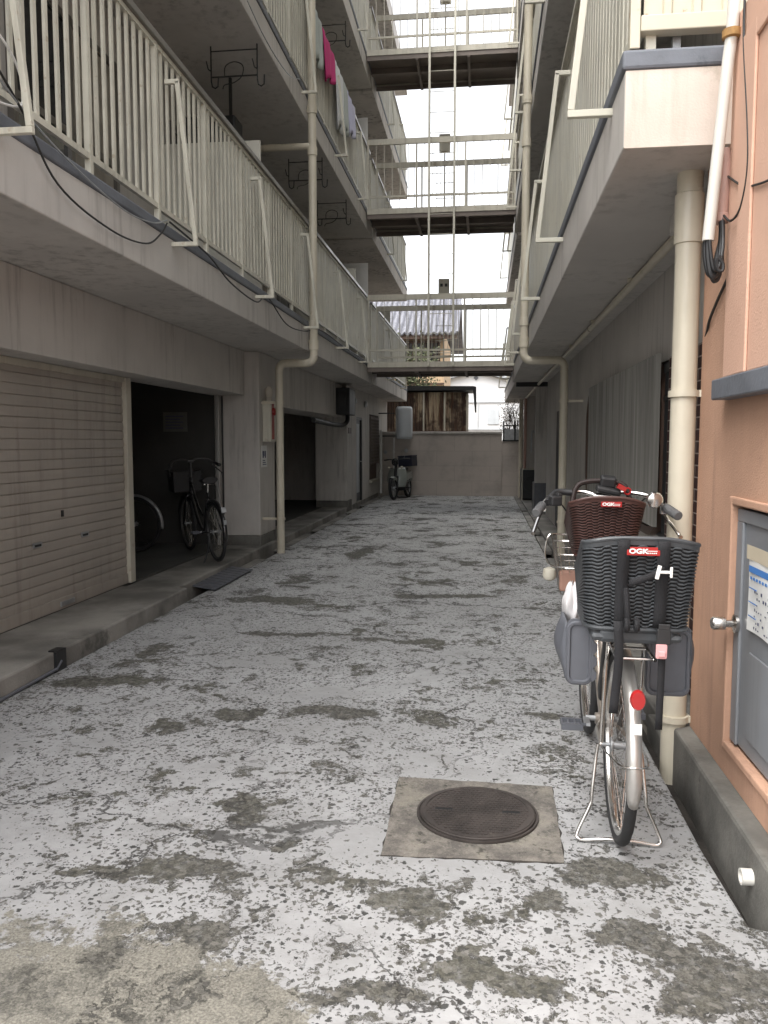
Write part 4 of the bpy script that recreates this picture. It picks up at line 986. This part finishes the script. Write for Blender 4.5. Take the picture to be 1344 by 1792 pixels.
def bike_basics(root, framem, fendm, R=.335, bar_z=1.08, gripm=GRIP, rimm=GALV, saddlem=BLACK, guard_case=True, low=True, barspan=.29):
    WB = 1.12
    wheel(root, 0, R, 'rear_wheel', rimm); wheel(root, WB, R, 'front_wheel', rimm)
    mudguard(root, 0, R, 40, 192, fendm)
    mudguard(root, WB, R, -8, 128, fendm)
    BB = V(0, .45, .29); ST = V(0, .20, .76); H1 = V(0, .84, .90); H0 = V(0, .90, .68)
    b = MB(); b.tube([BB, ST], .015, 12)
    b.tube(spline([H0 + V(0, -.01, .03), (0, .70, .46), (0, .56, .34), BB], 6), .019, 12)
    b.tube(spline([H1 + V(0, .01, -.05), (0, .66, .62), (0, .50, .50), (0, .345, .48)], 6) if low else [H1 + V(0, .01, -.04), (0, .235, .70)], .014, 12)
    b.tube([H1, H0], .021, 14)
    for s in (-1, 1):
        b.tube([(s * .012, .43, .29), (s * .045, .30, .30), (s * .062, 0, R)], .0095, 8)
        b.tube([(s * .012, .225, .71), (s * .04, .15, .58), (s * .064, 0, R)], .0085, 8)
    b.cyl((-.037, .45, .29), (.037, .45, .29), .024, 14); b.build('frame', framem, root, smooth=True)
    b = MB(); b.tube([H0, (0, .915, .64)], .016, 10)
    for s in (-1, 1): b.tube(spline([(0, .92, .69), (s * .05, .925, .67), (s * .054, .98, .53), (s * .056, 1.08, .37), (s * .058, WB, R)], 4), .0115, 10)
    b.build('fork', framem, root, smooth=True)
    cr = None
    b = MB(); b.cyl((-.075, .45, .29), (.08, .45, .29), .011, 10)
    b.bar((.075, .45, .29), (.085, .612, .265), .012, .024, up=(1, 0, 0)); b.bar((-.075, .45, .29), (-.085, .288, .315), .012, .024, up=(1, 0, 0))
    cr = b.build('crank', GALV, root)
    return WB, BB, ST, H1, cr
def pedal(parent, c, s):
    c = Vector(c); b = MB(); b.cyl(c, c + V(s * .10, 0, 0), .007, 8)
    for dy in (-.035, .035): b.box(min(c.x + s * .015, c.x + s * .10), max(c.x + s * .015, c.x + s * .10), c.y + dy - .007, c.y + dy + .007, c.z - .012, c.z + .012)
    for k in range(4): x = c.x + s * (.018 + .026 * k); b.box(x - .003, x + .003, c.y - .028, c.y + .028, c.z - .010, c.z + .010)
    b.build('pedal', GUARD, parent)
def saddle(root, p, m):
    def fn(u, v):
        a = u * 2 * math.pi; t = v; wdt = .105 * (1 - t) ** .7 + .022 if t > .25 else .105 - .02 * (1 - t / .25) ** 2
        return (p.x + wdt * math.cos(a), p.y - .12 + .27 * t, p.z + .03 + .028 * math.sin(a) * (1 if math.sin(a) > 0 else 1.6) + .02 * (1 - t))
    b = MB(); b.grid(fn, 20, 12); n = 20
    b.f.append(tuple(range(n - 1))); b.f.append(tuple(range(11 * n + n - 2, 11 * n - 1, -1)))
    s = b.build('saddle', m, root, smooth=True)
    b = MB(); b.cyl(p + V(0, .03, -.14), p + V(0, 0, .0), .0125, 12)
    for sx in (-1, 1): b.torus(p + V(sx * .06, -.08, -.01), .018, .004, 'z', 14, 5); b.tube([p + V(sx * .025, .12, .0), p + V(sx * .02, 0, -.01), p + V(sx * .06, -.09, .0)], .004, 6)
    b.build('seat_post', CHROME, root, smooth=True)
    return s
def handlebar(root, H1, zg, span, yback, gripm, levers=True, CHROME=CHROME):
    top = H1 + V(0, -.03, zg - H1.z + .06)
    b = MB(); b.tube([H1, top], .0125, 12); b.cyl(top + V(-.035, 0, 0), top + V(.035, 0, 0), .019, 12)
    L = [top, top + V(-.08, .03, .02), top + V(-.20, 0, .01), top + V(-span + .02, -yback * .45, -.035), top + V(-span - .01, -yback, -.06)]
    Rr = [Vector((-p.x, p.y, p.z)) for p in L]
    b.tube(spline(list(reversed(L))[:-1] + [top] + Rr[1:], 6), .0115, 10)
    hb = b.build('handlebar', CHROME, root, smooth=True)
    for P in (L, Rr):
        d = (P[4] - P[3]).normalized(); e = P[4] + d * .01; s = e - d * .125
        b = MB(); b.tube([s, s + d * .006, e - d * .004, e], [.0165, .0195, .0205, .016], 14)
        for k in range(7): b.tube([s + d * (.02 + .013 * k), s + d * (.026 + .013 * k)], .0208, 14)
        b.build('grip', gripm, hb, smooth=True)
        if levers:
            q = P[3] + V(0, .01, -.01); out = V(1 if P is Rr else -1, 0, 0)
            b = MB(); b.tube(spline([q + V(0, .03, -.01), q + d * .05 + V(0, .05, -.03), q + d * .13 + V(0, .03, -.055), q + d * .17 + V(0, .02, -.07)], 5), [.008] * 15 + [.0095], 8); b.obox(q + V(0, .015, -.005), (.03, .035, .03)); b.build('brake_lever', CHROME, hb, smooth=True)
    return hb, top, L, Rr
def rear_stand(root, R, m, wide=.14, back=-.07):
    b = MB()
    pts = [(-.075, 0, R), (-.082, -.005, R - .05), (-.095, back * .55, .17), (-.10, back * .65, .13), (-wide, back, .030), (-wide + .004, back - .01, .012), (-wide + .03, back - .012, .009), (-.05, back - .014, .018), (.05, back - .014, .018), (wide - .03, back - .012, .009), (wide - .004, back - .01, .012), (wide, back, .030), (.10, back * .65, .13), (.095, back * .55, .17), (.082, -.005, R - .05), (.075, 0, R)]
    b.tube(spline(pts, 4), .0068, 10); st = b.build('stand', m, root, smooth=True)
    b = MB(); b.tube(spline([(-.07, .0, R), (-.06, -.22, R + .02 + .02), (-.035, -.352, R + .06), (.035, -.352, R + .06), (.06, -.22, R + .04), (.07, 0, R)], 5), .003, 6); b.build('mudguard_stay', CHROME, root, smooth=True)
    return st
def wire_basket(root, c, wb, wt, d, h, m, name='basket'):
    """open wire basket: centre of the bottom c, widths, depth, height"""
    b = MB(); c = Vector(c)
    def ring(t, r):
        W = wb + (wt - wb) * t; D = d * (.82 + .18 * t); z = c.z + h * t
        b.tube([(c.x + u, c.y + v, z) for u, v in round_poly(-W / 2, W / 2, -D / 2, D / 2, .05, 4)], r, 6, closed=True)
    for t_, r in ((0, .003), (.25, .0022), (.5, .0022), (.75, .0022), (1, .0045)): ring(t_, r)
    for k in range(9):
        u = -.5 + k / 8
        for s in (-1, 1): b.tube([(c.x + u * wb * .9, c.y + s * d * .41, c.z), (c.x + u * wt * .9, c.y + s * d / 2, c.z + h)], .0018, 5)
        b.tube([(c.x + u * wb * .9, c.y - d * .41, c.z), (c.x + u * wb * .9, c.y + d * .41, c.z)], .0018, 5)
    for k in range(6):
        v = -.5 + k / 5
        for s in (-1, 1): b.tube([(c.x + s * wb / 2, c.y + v * d * .75, c.z), (c.x + s * wt / 2, c.y + v * d * .9, c.z + h)], .0018, 5)
    return b.build(name, m, root, smooth=True)

def woven_shell(parent, name, y0, z0, z1, wb, wt, depth, ribm, backm, rows, cols, label=None, hump=.0, cut=0):
    """child seat back: a wrapped shell with raised wickerwork bars. The back faces -y (towards the rider behind)."""
    def path(W):
        """plan path: left side, rounded corner, back, corner, right side, as (x, y, arc fraction)"""
        pts = []; rc = .05
        for k in range(7): pts.append((-W / 2, depth - (depth - rc) * k / 6))
        for k in range(1, 7): a = R_(180 + 90 * k / 6); pts.append((-W / 2 + rc + rc * math.cos(a), rc + rc * math.sin(a)))
        for k in range(1, 61): pts.append((-W / 2 + rc + (W - 2 * rc) * k / 60, -.006 * math.sin(math.pi * k / 60)))
        for k in range(1, 7): a = R_(270 + 90 * k / 6); pts.append((W / 2 - rc + rc * math.cos(a), rc + rc * math.sin(a)))
        for k in range(1, 7): pts.append((W / 2, rc + (depth - rc) * k / 6))
        return pts
    def at(i, t, off=0.0):
        W = wb + (wt - wb) * t; p = path(W); x, y = p[i]
        a = Vector(p[max(i - 1, 0)]); c = Vector(p[min(i + 1, len(p) - 1)]); d = (c - a).normalized(); nn = Vector((d.y, -d.x))
        xx = x / (W / 2); top = z1 + hump * max(0, 1 - abs(xx) ** 3) - max(0, (y - .05)) * .55
        return V(x + nn.x * off, y0 + y + nn.y * off - .05 * (1 - t) * -1, z0 + (top - z0) * t)
    N = len(path(wt))
    b = MB(); b.grid(lambda u, v: at(round(u * (N - 1)), v), N, 8); sh = b.build(name, backm, parent, smooth=True, solid=.004, label=label)
    b = MB()
    pitch = .86 / (rows - 1)
    for r in range(rows):
        t = .05 + .86 * r / (rows - 1); pts = []
        for i in range(N):
            ph = (path(wt)[i][0] / wt + .5) * cols * math.pi
            pts.append(at(i, t + .28 * pitch * math.tanh(5 * math.sin(ph)), .004 + .003 * abs(math.sin(ph))))
        hgt = (z1 - z0) * .86 / (rows - 1) * .30
        vs = []; fs = []
        for i, p in enumerate(pts):
            q = at(i, t, 0); nn = (at(i, t, .01) - q).normalized()
            vs += [p + V(0, 0, hgt), p + nn * .003 + V(0, 0, hgt * .4), p + nn * .003 - V(0, 0, hgt * .4), p - V(0, 0, hgt)]
        for i in range(N - 1):
            for j in range(3): fs.append((i * 4 + j, (i + 1) * 4 + j, (i + 1) * 4 + j + 1, i * 4 + j + 1))
        b.add(vs, fs)
    b.build('wickerwork', ribm, sh, smooth=True)
    b = MB(); b.tube([at(i, 1.0, .002) for i in range(N)], .0075, 8); b.tube([at(i, 0.0, .002) for i in range(N)], .009, 8)
    b.grid(lambda u, v: at(int(round(u * (N - 1))), .93 + .07 * v, .007), N, 3)
    b.tube([at(0, k / 6, .002) for k in range(7)], .006, 6); b.tube([at(N - 1, k / 6, .002) for k in range(7)], .006, 6)
    b.build('rim', ribm, sh, smooth=True)
    return sh, at, N
def badge(shell, c, wd, h, rot):
    """red plate with the white maker's letters, standing in the plane x-z facing -y"""
    c = Vector(c)
    b = MB(); b.box(c.x - wd / 2, c.x + wd / 2, c.y - .002, c.y + .006, c.z - h / 2, c.z + h / 2); b.build('badge', REDP, shell, bevel=.001)
    cu = bpy.data.curves.new('letters', 'FONT'); cu.body = 'OGK'; cu.size = h * .80; cu.extrude = .0006; cu.align_x = 'LEFT'; cu.align_y = 'CENTER'; cu.offset = .0009
    tmp = bpy.data.objects.new('letters', cu); COL.objects.link(tmp); dg = bpy.context.evaluated_depsgraph_get(); dg.update()
    me = bpy.data.meshes.new_from_object(tmp.evaluated_get(dg)); bpy.data.objects.remove(tmp)
    me.transform(Matrix.Translation((c.x - wd * .44, c.y - .0035, c.z)) @ Matrix.Rotation(R_(90), 4, 'X') @ Matrix.Scale(1.25, 4, (1, 0, 0)))
    me.materials.clear(); me.materials.append(WHITE); o = bpy.data.objects.new('lettering', me); COL.objects.link(o); o.parent = shell; ORI[o.name] = V(0, 0, 0)
    b = MB(); b.box(c.x + wd * .10, c.x + wd * .42, c.y - .0032, c.y - .0022, c.z + h * .02, c.z + h * .10)
    for i in range(5): b.box(c.x + wd * (.12 + .06 * i), c.x + wd * (.16 + .06 * i), c.y - .0032, c.y - .0022, c.z - h * .26, c.z - h * .12)
    b.build('small_print', WHITE, shell)

# --- city bicycle with two child seats, standing on its rear stand by the orange block
bk = thing('bicycle', 'silver city bicycle with two child seats standing beside the thick cream drainpipe', 'bicycle', (.497, 2.965, .0), (0, R_(.5), R_(-1.5)), local=True)
R = .345
WB, BB, ST, H1, cr = bike_basics(bk, CHAMP, SATIN, R, rimm=CHROME)
pedal(cr, (.09, .612, .265), 1); pedal(cr, (-.09, .288, .315), -1)
rear_stand(bk, R, CHROME, .145, -.055)
b = MB(); b.lathe([(.085, -.003), (.09, .0), (.085, .003)], (.062, .45, .29), 'x', 24); b.tube([(.062, .45, .375), (.06, .0, R + .035)], .006, 6); b.tube([(.062, .45, .205), (.06, .0, R - .035)], .006, 6); b.build('chain', BROWNTUBE, bk)
# electric battery and bottom tubes on the left
b = MB(); b.obox((-.0, .30, .56), (.075, .075, .34), (R_(28), 0, 0)); b.build('battery', BLACK, bk, bevel=.012)
hbz, top, L, Rr = handlebar(bk, H1, 1.14, .285, .20, GRIP)
b = MB(); b.lathe([(.012, 0), (.036, .006), (.036, .02), (.03, .028), (.01, .032)], (0, 0, 0), 'y', 20)
for i in range(len(b.v)): b.v[i] = Rr[3] + V(-.055 + b.v[i].x, -.035 - b.v[i].y, .035 + b.v[i].z)
b.build('bell', CHROME, hbz, smooth=True)
b = MB(); b.obox(L[3] + V(.055, -.01, .02), (.055, .04, .045), (0, 0, .4)); b.obox(L[3] + V(.07, .0, .045), (.03, .03, .02), (0, .3, .4)); b.build('gear_shifter', BLACK, hbz, bevel=.008)
b = MB(); b.obox(top + V(.03, .02, .07), (.07, .06, .05), (.2, .1, 0)); b.obox(top + V(.03, -.0, .03), (.11, .07, .03), (.1, .2, 0)); b.build('display', BLACK, hbz, bevel=.01)
b = MB(); b.obox(top + V(.085, -.03, .045), (.04, .03, .022), (0, .5, 0)); b.torus(top + V(.11, -.035, .03), .014, .004, 'y', 14, 6); b.build('key_tag', REDP, hbz)
b = MB(); b.tube(spline([L[3] + V(.02, 0, .01), L[2] + V(.0, .0, .006), L[2] + V(.07, .012, .006)], 6), .0155, 10); b.build('bar_tape', BLACK, hbz, smooth=True)
for s in (-1, 1):
    b = MB(); P3 = (L if s < 0 else Rr)[3]
    b.tube(spline([P3 + V(0, .03, 0), P3 + V(-s * .06, .15, .03), (s * .06, .95, .98), (s * .02, .93, .75)], 6), .0035, 6); b.build('brake_cable', IRON, hbz, smooth=True)
saddle(bk, ST + V(0, -.01, .10), BLACK)
b = MB()
for s in (-1, 1):
    b.tube([(s * .06, -.30, .745), (s * .06, .16, .745), (s * .02, .22, .735)], .006, 8); b.tube([(s * .066, 0, R), (s * .062, -.06, .745)], .005, 8)
for y in (-.29, -.15, 0, .12): b.tube([(-.06, y, .745), (.06, y, .745)], .005, 8)
b.build('rack', CHROME, bk, smooth=True)
# reflector on the mudguard
b = MB(); b.lathe([(.001, -.012), (.021, -.012), (.0245, -.004), (.0245, .004), (.001, .006)], (0, 0, 0), 'y', 24)
for i in range(len(b.v)): v = b.v[i]; b.v[i] = Vector((v.x, -.352 - .01 + v.y, .63 + v.z * 1.35))
b.build('reflector', REDP, bk, smooth=True)
b = MB(); b.box(-.014, .014, -.3745, -.3725, .52, .555); b.build('sticker', WHITE, bk)
# rear child seat
sh, at, N = woven_shell(bk, 'rear_child_seat', -.345, .845, 1.125, .315, .355, .26, SEATG, SEATD, 22, 13, 'charcoal wicker pattern rear child seat', hump=.022)
b = MB(); b.box(-.12, .12, -.30, .02, .795, .845); b.box(-.145, .145, -.30, .0, .80, .83); b.build('seat_base', SEATG, sh, bevel=.015)
badge(sh, (.0, -.366, 1.108), .10, .026, 0)
for x in (-.060, .062):
    b = MB(); b.grid(lambda u, v, x=x: (x + .019 * (u - .5) * 2 * (1 if v < .5 else 1), -.368 - .004 * math.sin(v * 9) + .05 * max(0, v - .0) * .9, 1.142 - .285 * v), 3, 12); b.build('strap', WEB, sh, smooth=True, solid=.003)
b = MB(); b.tube([(x, -.362, 1.115) for x in (.118, .1181)], .006, 8); b.tube([(x, -.362, 1.115) for x in (-.118, -.1181)], .006, 8); b.build('rivet', BLACK, sh)
b = MB(); b.grid(lambda u, v: (-.04 + .105 * u, -.366 - .012 * math.sin(u * 3.1), 1.005 + .045 * u + .012 * (v - .5) * 2), 8, 3); b.build('cross_strap', WEB, sh, smooth=True, solid=.003)
b = MB(); b.obox((.045, -.378, 1.045), (.012, .008, .044), (0, .2, 0)); b.obox((.063, -.378, 1.046), (.036, .006, .009)); b.obox((.084, -.378, 1.046), (.008, .008, .034)); b.build('buckle', WHITE, sh, bevel=.002)
b = MB(); b.tube(spline([(-.05, -.37, .99), (-.045, -.375, .93), (-.04, -.372, .89)], 5), .008, 6)
for k in range(2): b.torus((-.045 + .03 * k, -.378, .875), .016, .007, 'x', 14, 6)
b.grid(lambda u, v: (-.085 + .028 * u + .006 * math.sin(v * 4), -.372 - .006 * math.sin(v * 6), .885 - .30 * v), 3, 10); b.build('loose_strap', WEB, sh, smooth=True, solid=.004)
b = MB(); b.obox((.072, -.362, .838), (.042, .012, .05)); b.obox((.072, -.366, .87), (.036, .006, .02)); b.build('buckle', BLACK, sh, bevel=.004)
b = MB(); b.prism(round_poly(-.017, .017, -.024, .024, .006, 3), 'y', -.008, .0)
b.v = [Vector((.066 + v.x, -.360 + v.y, .792 + v.z)) for v in b.v]; b.obox((.066, -.372, .785), (.022, .006, .018)); b.obox((.068, -.36, .823), (.022, .005, .016)); b.build('pink_buckle', PINKP, sh, bevel=.002)
b = MB(); b.grid(lambda u, v: (.060 + .022 * u, -.352 + .012 * v, .83 - .30 * v), 3, 8); b.build('strap', WEB, sh, smooth=True, solid=.003)
# leg guards of the rear seat
for s, x0, x1, z0, z1, ya in ((-1, -.205, -.112, .585, .82, -.07), (1, .075, .225, .555, .80, -.05)):
    b = MB(); rp = round_poly(x0, x1, z0, z1, .03, 5); b.prism([(u, v) for u, v in rp], 'y', ya, ya + .014)
    rp2 = round_poly(x0 + .008, x1 - .008, z0 + .01, z1 - .012, .024, 5); b.tube([(u, ya - .003, v) for u, v in rp2], .006, 6, closed=True)
    xs = x0 if s < 0 else x1
    def side(u, v, xs=xs, s=s, z0=z0, z1=z1, ya=ya): return (xs + s * .035 * math.sin(math.pi * v) * math.sin(math.pi * min(1, u * 1.2)) , ya + .012 + .26 * u, z0 + .02 + (z1 - z0 - .03) * v + .05 * u * (1 - v))
    b.grid(side, 10, 8); b.build('leg_guard', GUARD, sh, smooth=True, solid=.004)
b = MB()
b.prism([(-.116, .60), (-.112, .60)] + [p for k in range(4) for p in ((-.098, .612 + .05 * k), (-.098, .635 + .05 * k), (-.111, .648 + .05 * k))] + [(-.116, .80)], 'y', -.086, -.070)
b.build('strap_ridge', GUARD, sh, bevel=.002)
# front child seat
fs_, fat, fN = woven_shell(bk, 'front_child_seat', .545, .955, 1.185, .235, .31, .24, SEATB, BROWND, 19, 11, 'brown wicker pattern front child seat', hump=.03)
b = MB(); b.box(-.11, .11, .57, .82, .90, .955); b.box(-.02, .02, .62, .84, .80, .90); b.build('seat_base', BROWND, fs_, bevel=.012)
badge(fs_, (.01, .521, 1.188), .085, .022, 0)
b = MB(); b.tube(spline([(-.13, .80, 1.16), (-.09, .83, 1.26), (.09, .83, 1.26), (.13, .80, 1.16)], 6), .012, 8); b.build('front_bar', BROWND, fs_, smooth=True)
b = MB(); b.grid(lambda u, v: (-.085 + .024 * u, .528 - .01 * math.sin(3 * v), 1.0 - .22 * v), 3, 6); b.build('strap', WEB, fs_, smooth=True, solid=.003)
# front wire basket with its things
wire_basket(bk, (0, 1.15, .70), .30, .38, .29, .27, CHROME, 'front_basket')
b = MB(); b.obox((-.05, 1.05, .77), (.22, .06, .10)); b.build('basket_pad', LEATH, bk, bevel=.01)
b = MB(); b.lathe([(.005, -.03), (.026, -.02), (.034, .0), (.028, .03), (.005, .04)], (-.21, 1.02, .80), 'z', 16); b.build('headlamp', CREAMD, bk, smooth=True)
b = MB(); b.tube(spline([(-.155, 1.03, 1.0), (-.215, 1.0, 1.0), (-.235, .99, .93), (-.225, .99, .87), (-.18, 1.0, .845), (-.10, 1.0, .845)], 6), .0035, 6); b.build('wire_guard', CHROME, bk, smooth=True)
# plastic bag hung on the left of the rear seat
rb = random.Random(4)
def bagf(u, v):
    a = 2 * math.pi * u; r = .075 * math.sin(math.pi * (.12 + .86 * v)) ** .6 * (1 + .16 * math.sin(3 * a + 4 * v) + .08 * math.sin(7 * a - 5 * v))
    return (.335 + r * math.cos(a) * .55, 3.08 + r * math.sin(a) * .8, .77 + .15 * v + .01 * math.sin(5 * a))
tag(MB().grid(bagf, 40, 18).build('plastic_bag', BAG, smooth=True), 'milky plastic bag tucked between the two child seats of the silver bicycle', 'bag')

# --- black bicycle in the garage mouth
gb = thing('bicycle', 'black city bicycle leaning on its stand in the open garage bay', 'bicycle', (-2.92, 8.62, .125), (0, R_(-3), R_(36)), local=True)
WB, BB, ST, H1, cr = bike_basics(gb, BLKPAINT, BLKPAINT, .335, rimm=CHROME_SHADED); pedal(cr, (.09, .612, .265), 1); pedal(cr, (-.09, .288, .315), -1)
handlebar(gb, H1, 1.04, .28, .18, BLACK, CHROME=CHROME_SHADED); saddle(gb, ST + V(0, -.01, .10), BLACK)
b = MB(); b.tube([(-.06, .1, .28), (-.10, .0, .14), (-.16, -.03, .01)], .009, 8); b.build('stand', DARKMET, gb, smooth=True)
fb = wire_basket(gb, (0, 1.13, .72), .30, .40, .30, .27, IRON, 'front_basket')
b = MB(); b.box(-.16, .16, 1.0, 1.01, .73, .97); b.box(-.16, .16, 1.25, 1.26, .73, .97); b.box(-.17, -.16, 1.0, 1.26, .73, .97); b.box(.16, .17, 1.0, 1.26, .73, .97); b.build('basket_cover', BLACK, gb, bevel=.004)
b = MB(); b.obox((0, -.335, .60), (.05, .02, .06), (R_(-20), 0, 0)); b.build('reflector', GALV, gb, bevel=.004)  # reflector and sticker greyed from white, garage shade put into their colour
b = MB(); b.obox((.0, -.366, .47), (.03, .008, .05)); b.build('sticker', GALV, gb)
# --- second bicycle almost hidden behind the shutter guide
g2 = thing('bicycle', 'bicycle in the garage of which only a wheel shows behind the shutter guide rail', 'bicycle', (-5.28, 9.35, .125), (0, R_(2), R_(-93)), local=True)
WB, BB, ST, H1, cr = bike_basics(g2, BLKPAINT, GALV, .335, rimm=CHROME_SHADED); pedal(cr, (.09, .612, .265), 1); pedal(cr, (-.09, .288, .315), -1)
handlebar(g2, H1, 1.04, .28, .18, BLACK, CHROME=CHROME_SHADED); saddle(g2, ST + V(0, -.01, .10), BLACK); rear_stand(g2, .335, GALV, .13, -.05)

# --- delivery scooter at the end of the alley
sx = thing('scooter', 'pale green step-through scooter with a dark crate parked at the alley end', 'scooter', (-1.99, 21.28, 0), (0, R_(4), R_(168)), local=True)
def swheel(y, R, name):
    b = MB(); b.torus((0, y, R), R - .036, .038, 'x', 36, 10); w_ = b.build(name, RUBBER, sx, smooth=True)
    b = MB(); b.torus((0, y, R), R - .075, .012, 'x', 30, 6)
    for k in range(18): a = k * math.pi / 9; b.tube([(.02 if k % 2 else -.02, y + .03 * math.cos(a), R + .03 * math.sin(a)), (0, y + (R - .075) * math.cos(a), R + (R - .075) * math.sin(a))], .003, 4)
    b.lathe([(.05, -.05), (.06, -.03), (.06, .03), (.05, .05)], (0, y, R), 'x', 18); b.build('rim', GALV, w_, smooth=True)
swheel(0, .29, 'rear_wheel'); swheel(1.19, .29, 'front_wheel')
b = MB(); mudR = .31
vs = []; fs = []
for i in range(17):
    a = R_(62 + 105 * i / 16)
    for k, (x, d) in enumerate(((-.075, -.10), (-.07, -.02), (0, .01), (.07, -.02), (.075, -.10))): vs.append((x, 1.19 + (mudR + d) * math.cos(a), .28 + (mudR + d) * math.sin(a)))
for i in range(16):
    for k in range(4): fs.append((i * 5 + k, i * 5 + k + 1, (i + 1) * 5 + k + 1, (i + 1) * 5 + k))
b.add(vs, fs); b.build('front_mudguard', SCOOT, sx, smooth=True, solid=.004)
def legshield(u, v):
    x = (u - .5) * 2; W = .20 + .07 * math.sin(math.pi * v) ; z = .30 + .48 * v
    return (x * W, .92 - .10 * v - .13 * abs(x) ** 2 + .03, z)
b = MB(); b.grid(legshield, 15, 12); b.build('leg_shield', SCOOT, sx, smooth=True, solid=.01)
b = MB(); b.tube([(0, .80, .95), (0, .93, .62), (0, 1.0, .50)], .035, 10)
for s in (-1, 1): b.tube([(s * .07, .97, .58), (s * .085, 1.10, .30), (s * .08, 1.19, .28)], .022, 8)
b.build('fork', DARKMET, sx, smooth=True)
b = MB(); b.tube(spline([(0, .90, .58), (0, .70, .38), (0, .35, .40), (0, .1, .55)], 6), .055, 10); b.obox((0, .42, .30), (.24, .30, .20)); b.tube([(.12, .3, .25), (.15, -.2, .28), (.15, -.32, .30)], .035, 10); b.build('engine', DARKMET, sx, smooth=True)
b = MB(); b.tube(spline([(-.33, .72, 1.0), (-.18, .78, 1.01), (0, .82, .99), (.18, .78, 1.01), (.33, .72, 1.0)], 5), .013, 8)
for s in (-1, 1): b.tube([(s * .22, .765, 1.01), (s * .34, .715, 1.0)], .019, 10)
hb_ = b.build('handlebar', BLACK, sx, smooth=True)
b = MB(); b.lathe([(.05, -.06), (.085, -.02), (.095, .03), (.08, .05), (.01, .06)], (0, .87, .94), 'y', 20); b.build('headlight', DARKMET, hb_, smooth=True)
b = MB(); b.lathe([(.07, 0), (.06, .015), (.01, .02)], (0, .915, .94), 'y', 20); b.build('lens', GLASSD, hb_, smooth=True)
for s in (-1, 1):
    b = MB(); b.tube([(s * .2, .77, 1.02), (s * .27, .78, 1.17)], .005, 6); b.lathe([(.01, -.01), (.05, -.006), (.05, .006), (.01, .01)], (s * .28, .78, 1.21), 'y', 16); b.build('mirror', GALV, hb_, smooth=True)
    b = MB(); b.lathe([(.01, -.03), (.03, -.01), (.035, .02), (.01, .04)], (s * .17, .88, .80), 'y', 12); b.build('indicator', AMBER, sx, smooth=True)
b = MB(); b.obox((0, .30, .74), (.22, .36, .09)); b.build('seat', BLACK, sx, bevel=.03)
b = MB(); b.box(-.19, .19, -.42, .06, .80, 1.06); b.box(-.20, .20, -.43, .07, 1.06, 1.09); b.build('crate', NAVY, sx, bevel=.012)
b = MB(); b.obox((0, .05, .56), (.20, .60, .20), (R_(-6), 0, 0)); b.obox((0, -.25, .48), (.16, .2, .08), (R_(-40), 0, 0)); b.build('body', SCOOT, sx, bevel=.04)
b = MB(); b.tube(spline([(-.1, .38, .25), (-.17, .36, .03), (.17, .36, .03), (.1, .38, .25)], 4), .012, 8); b.box(-.28, -.12, .52, .56, .26, .28); b.box(.12, .28, .52, .56, .26, .28); b.build('stand', DARKMET, sx, smooth=True)
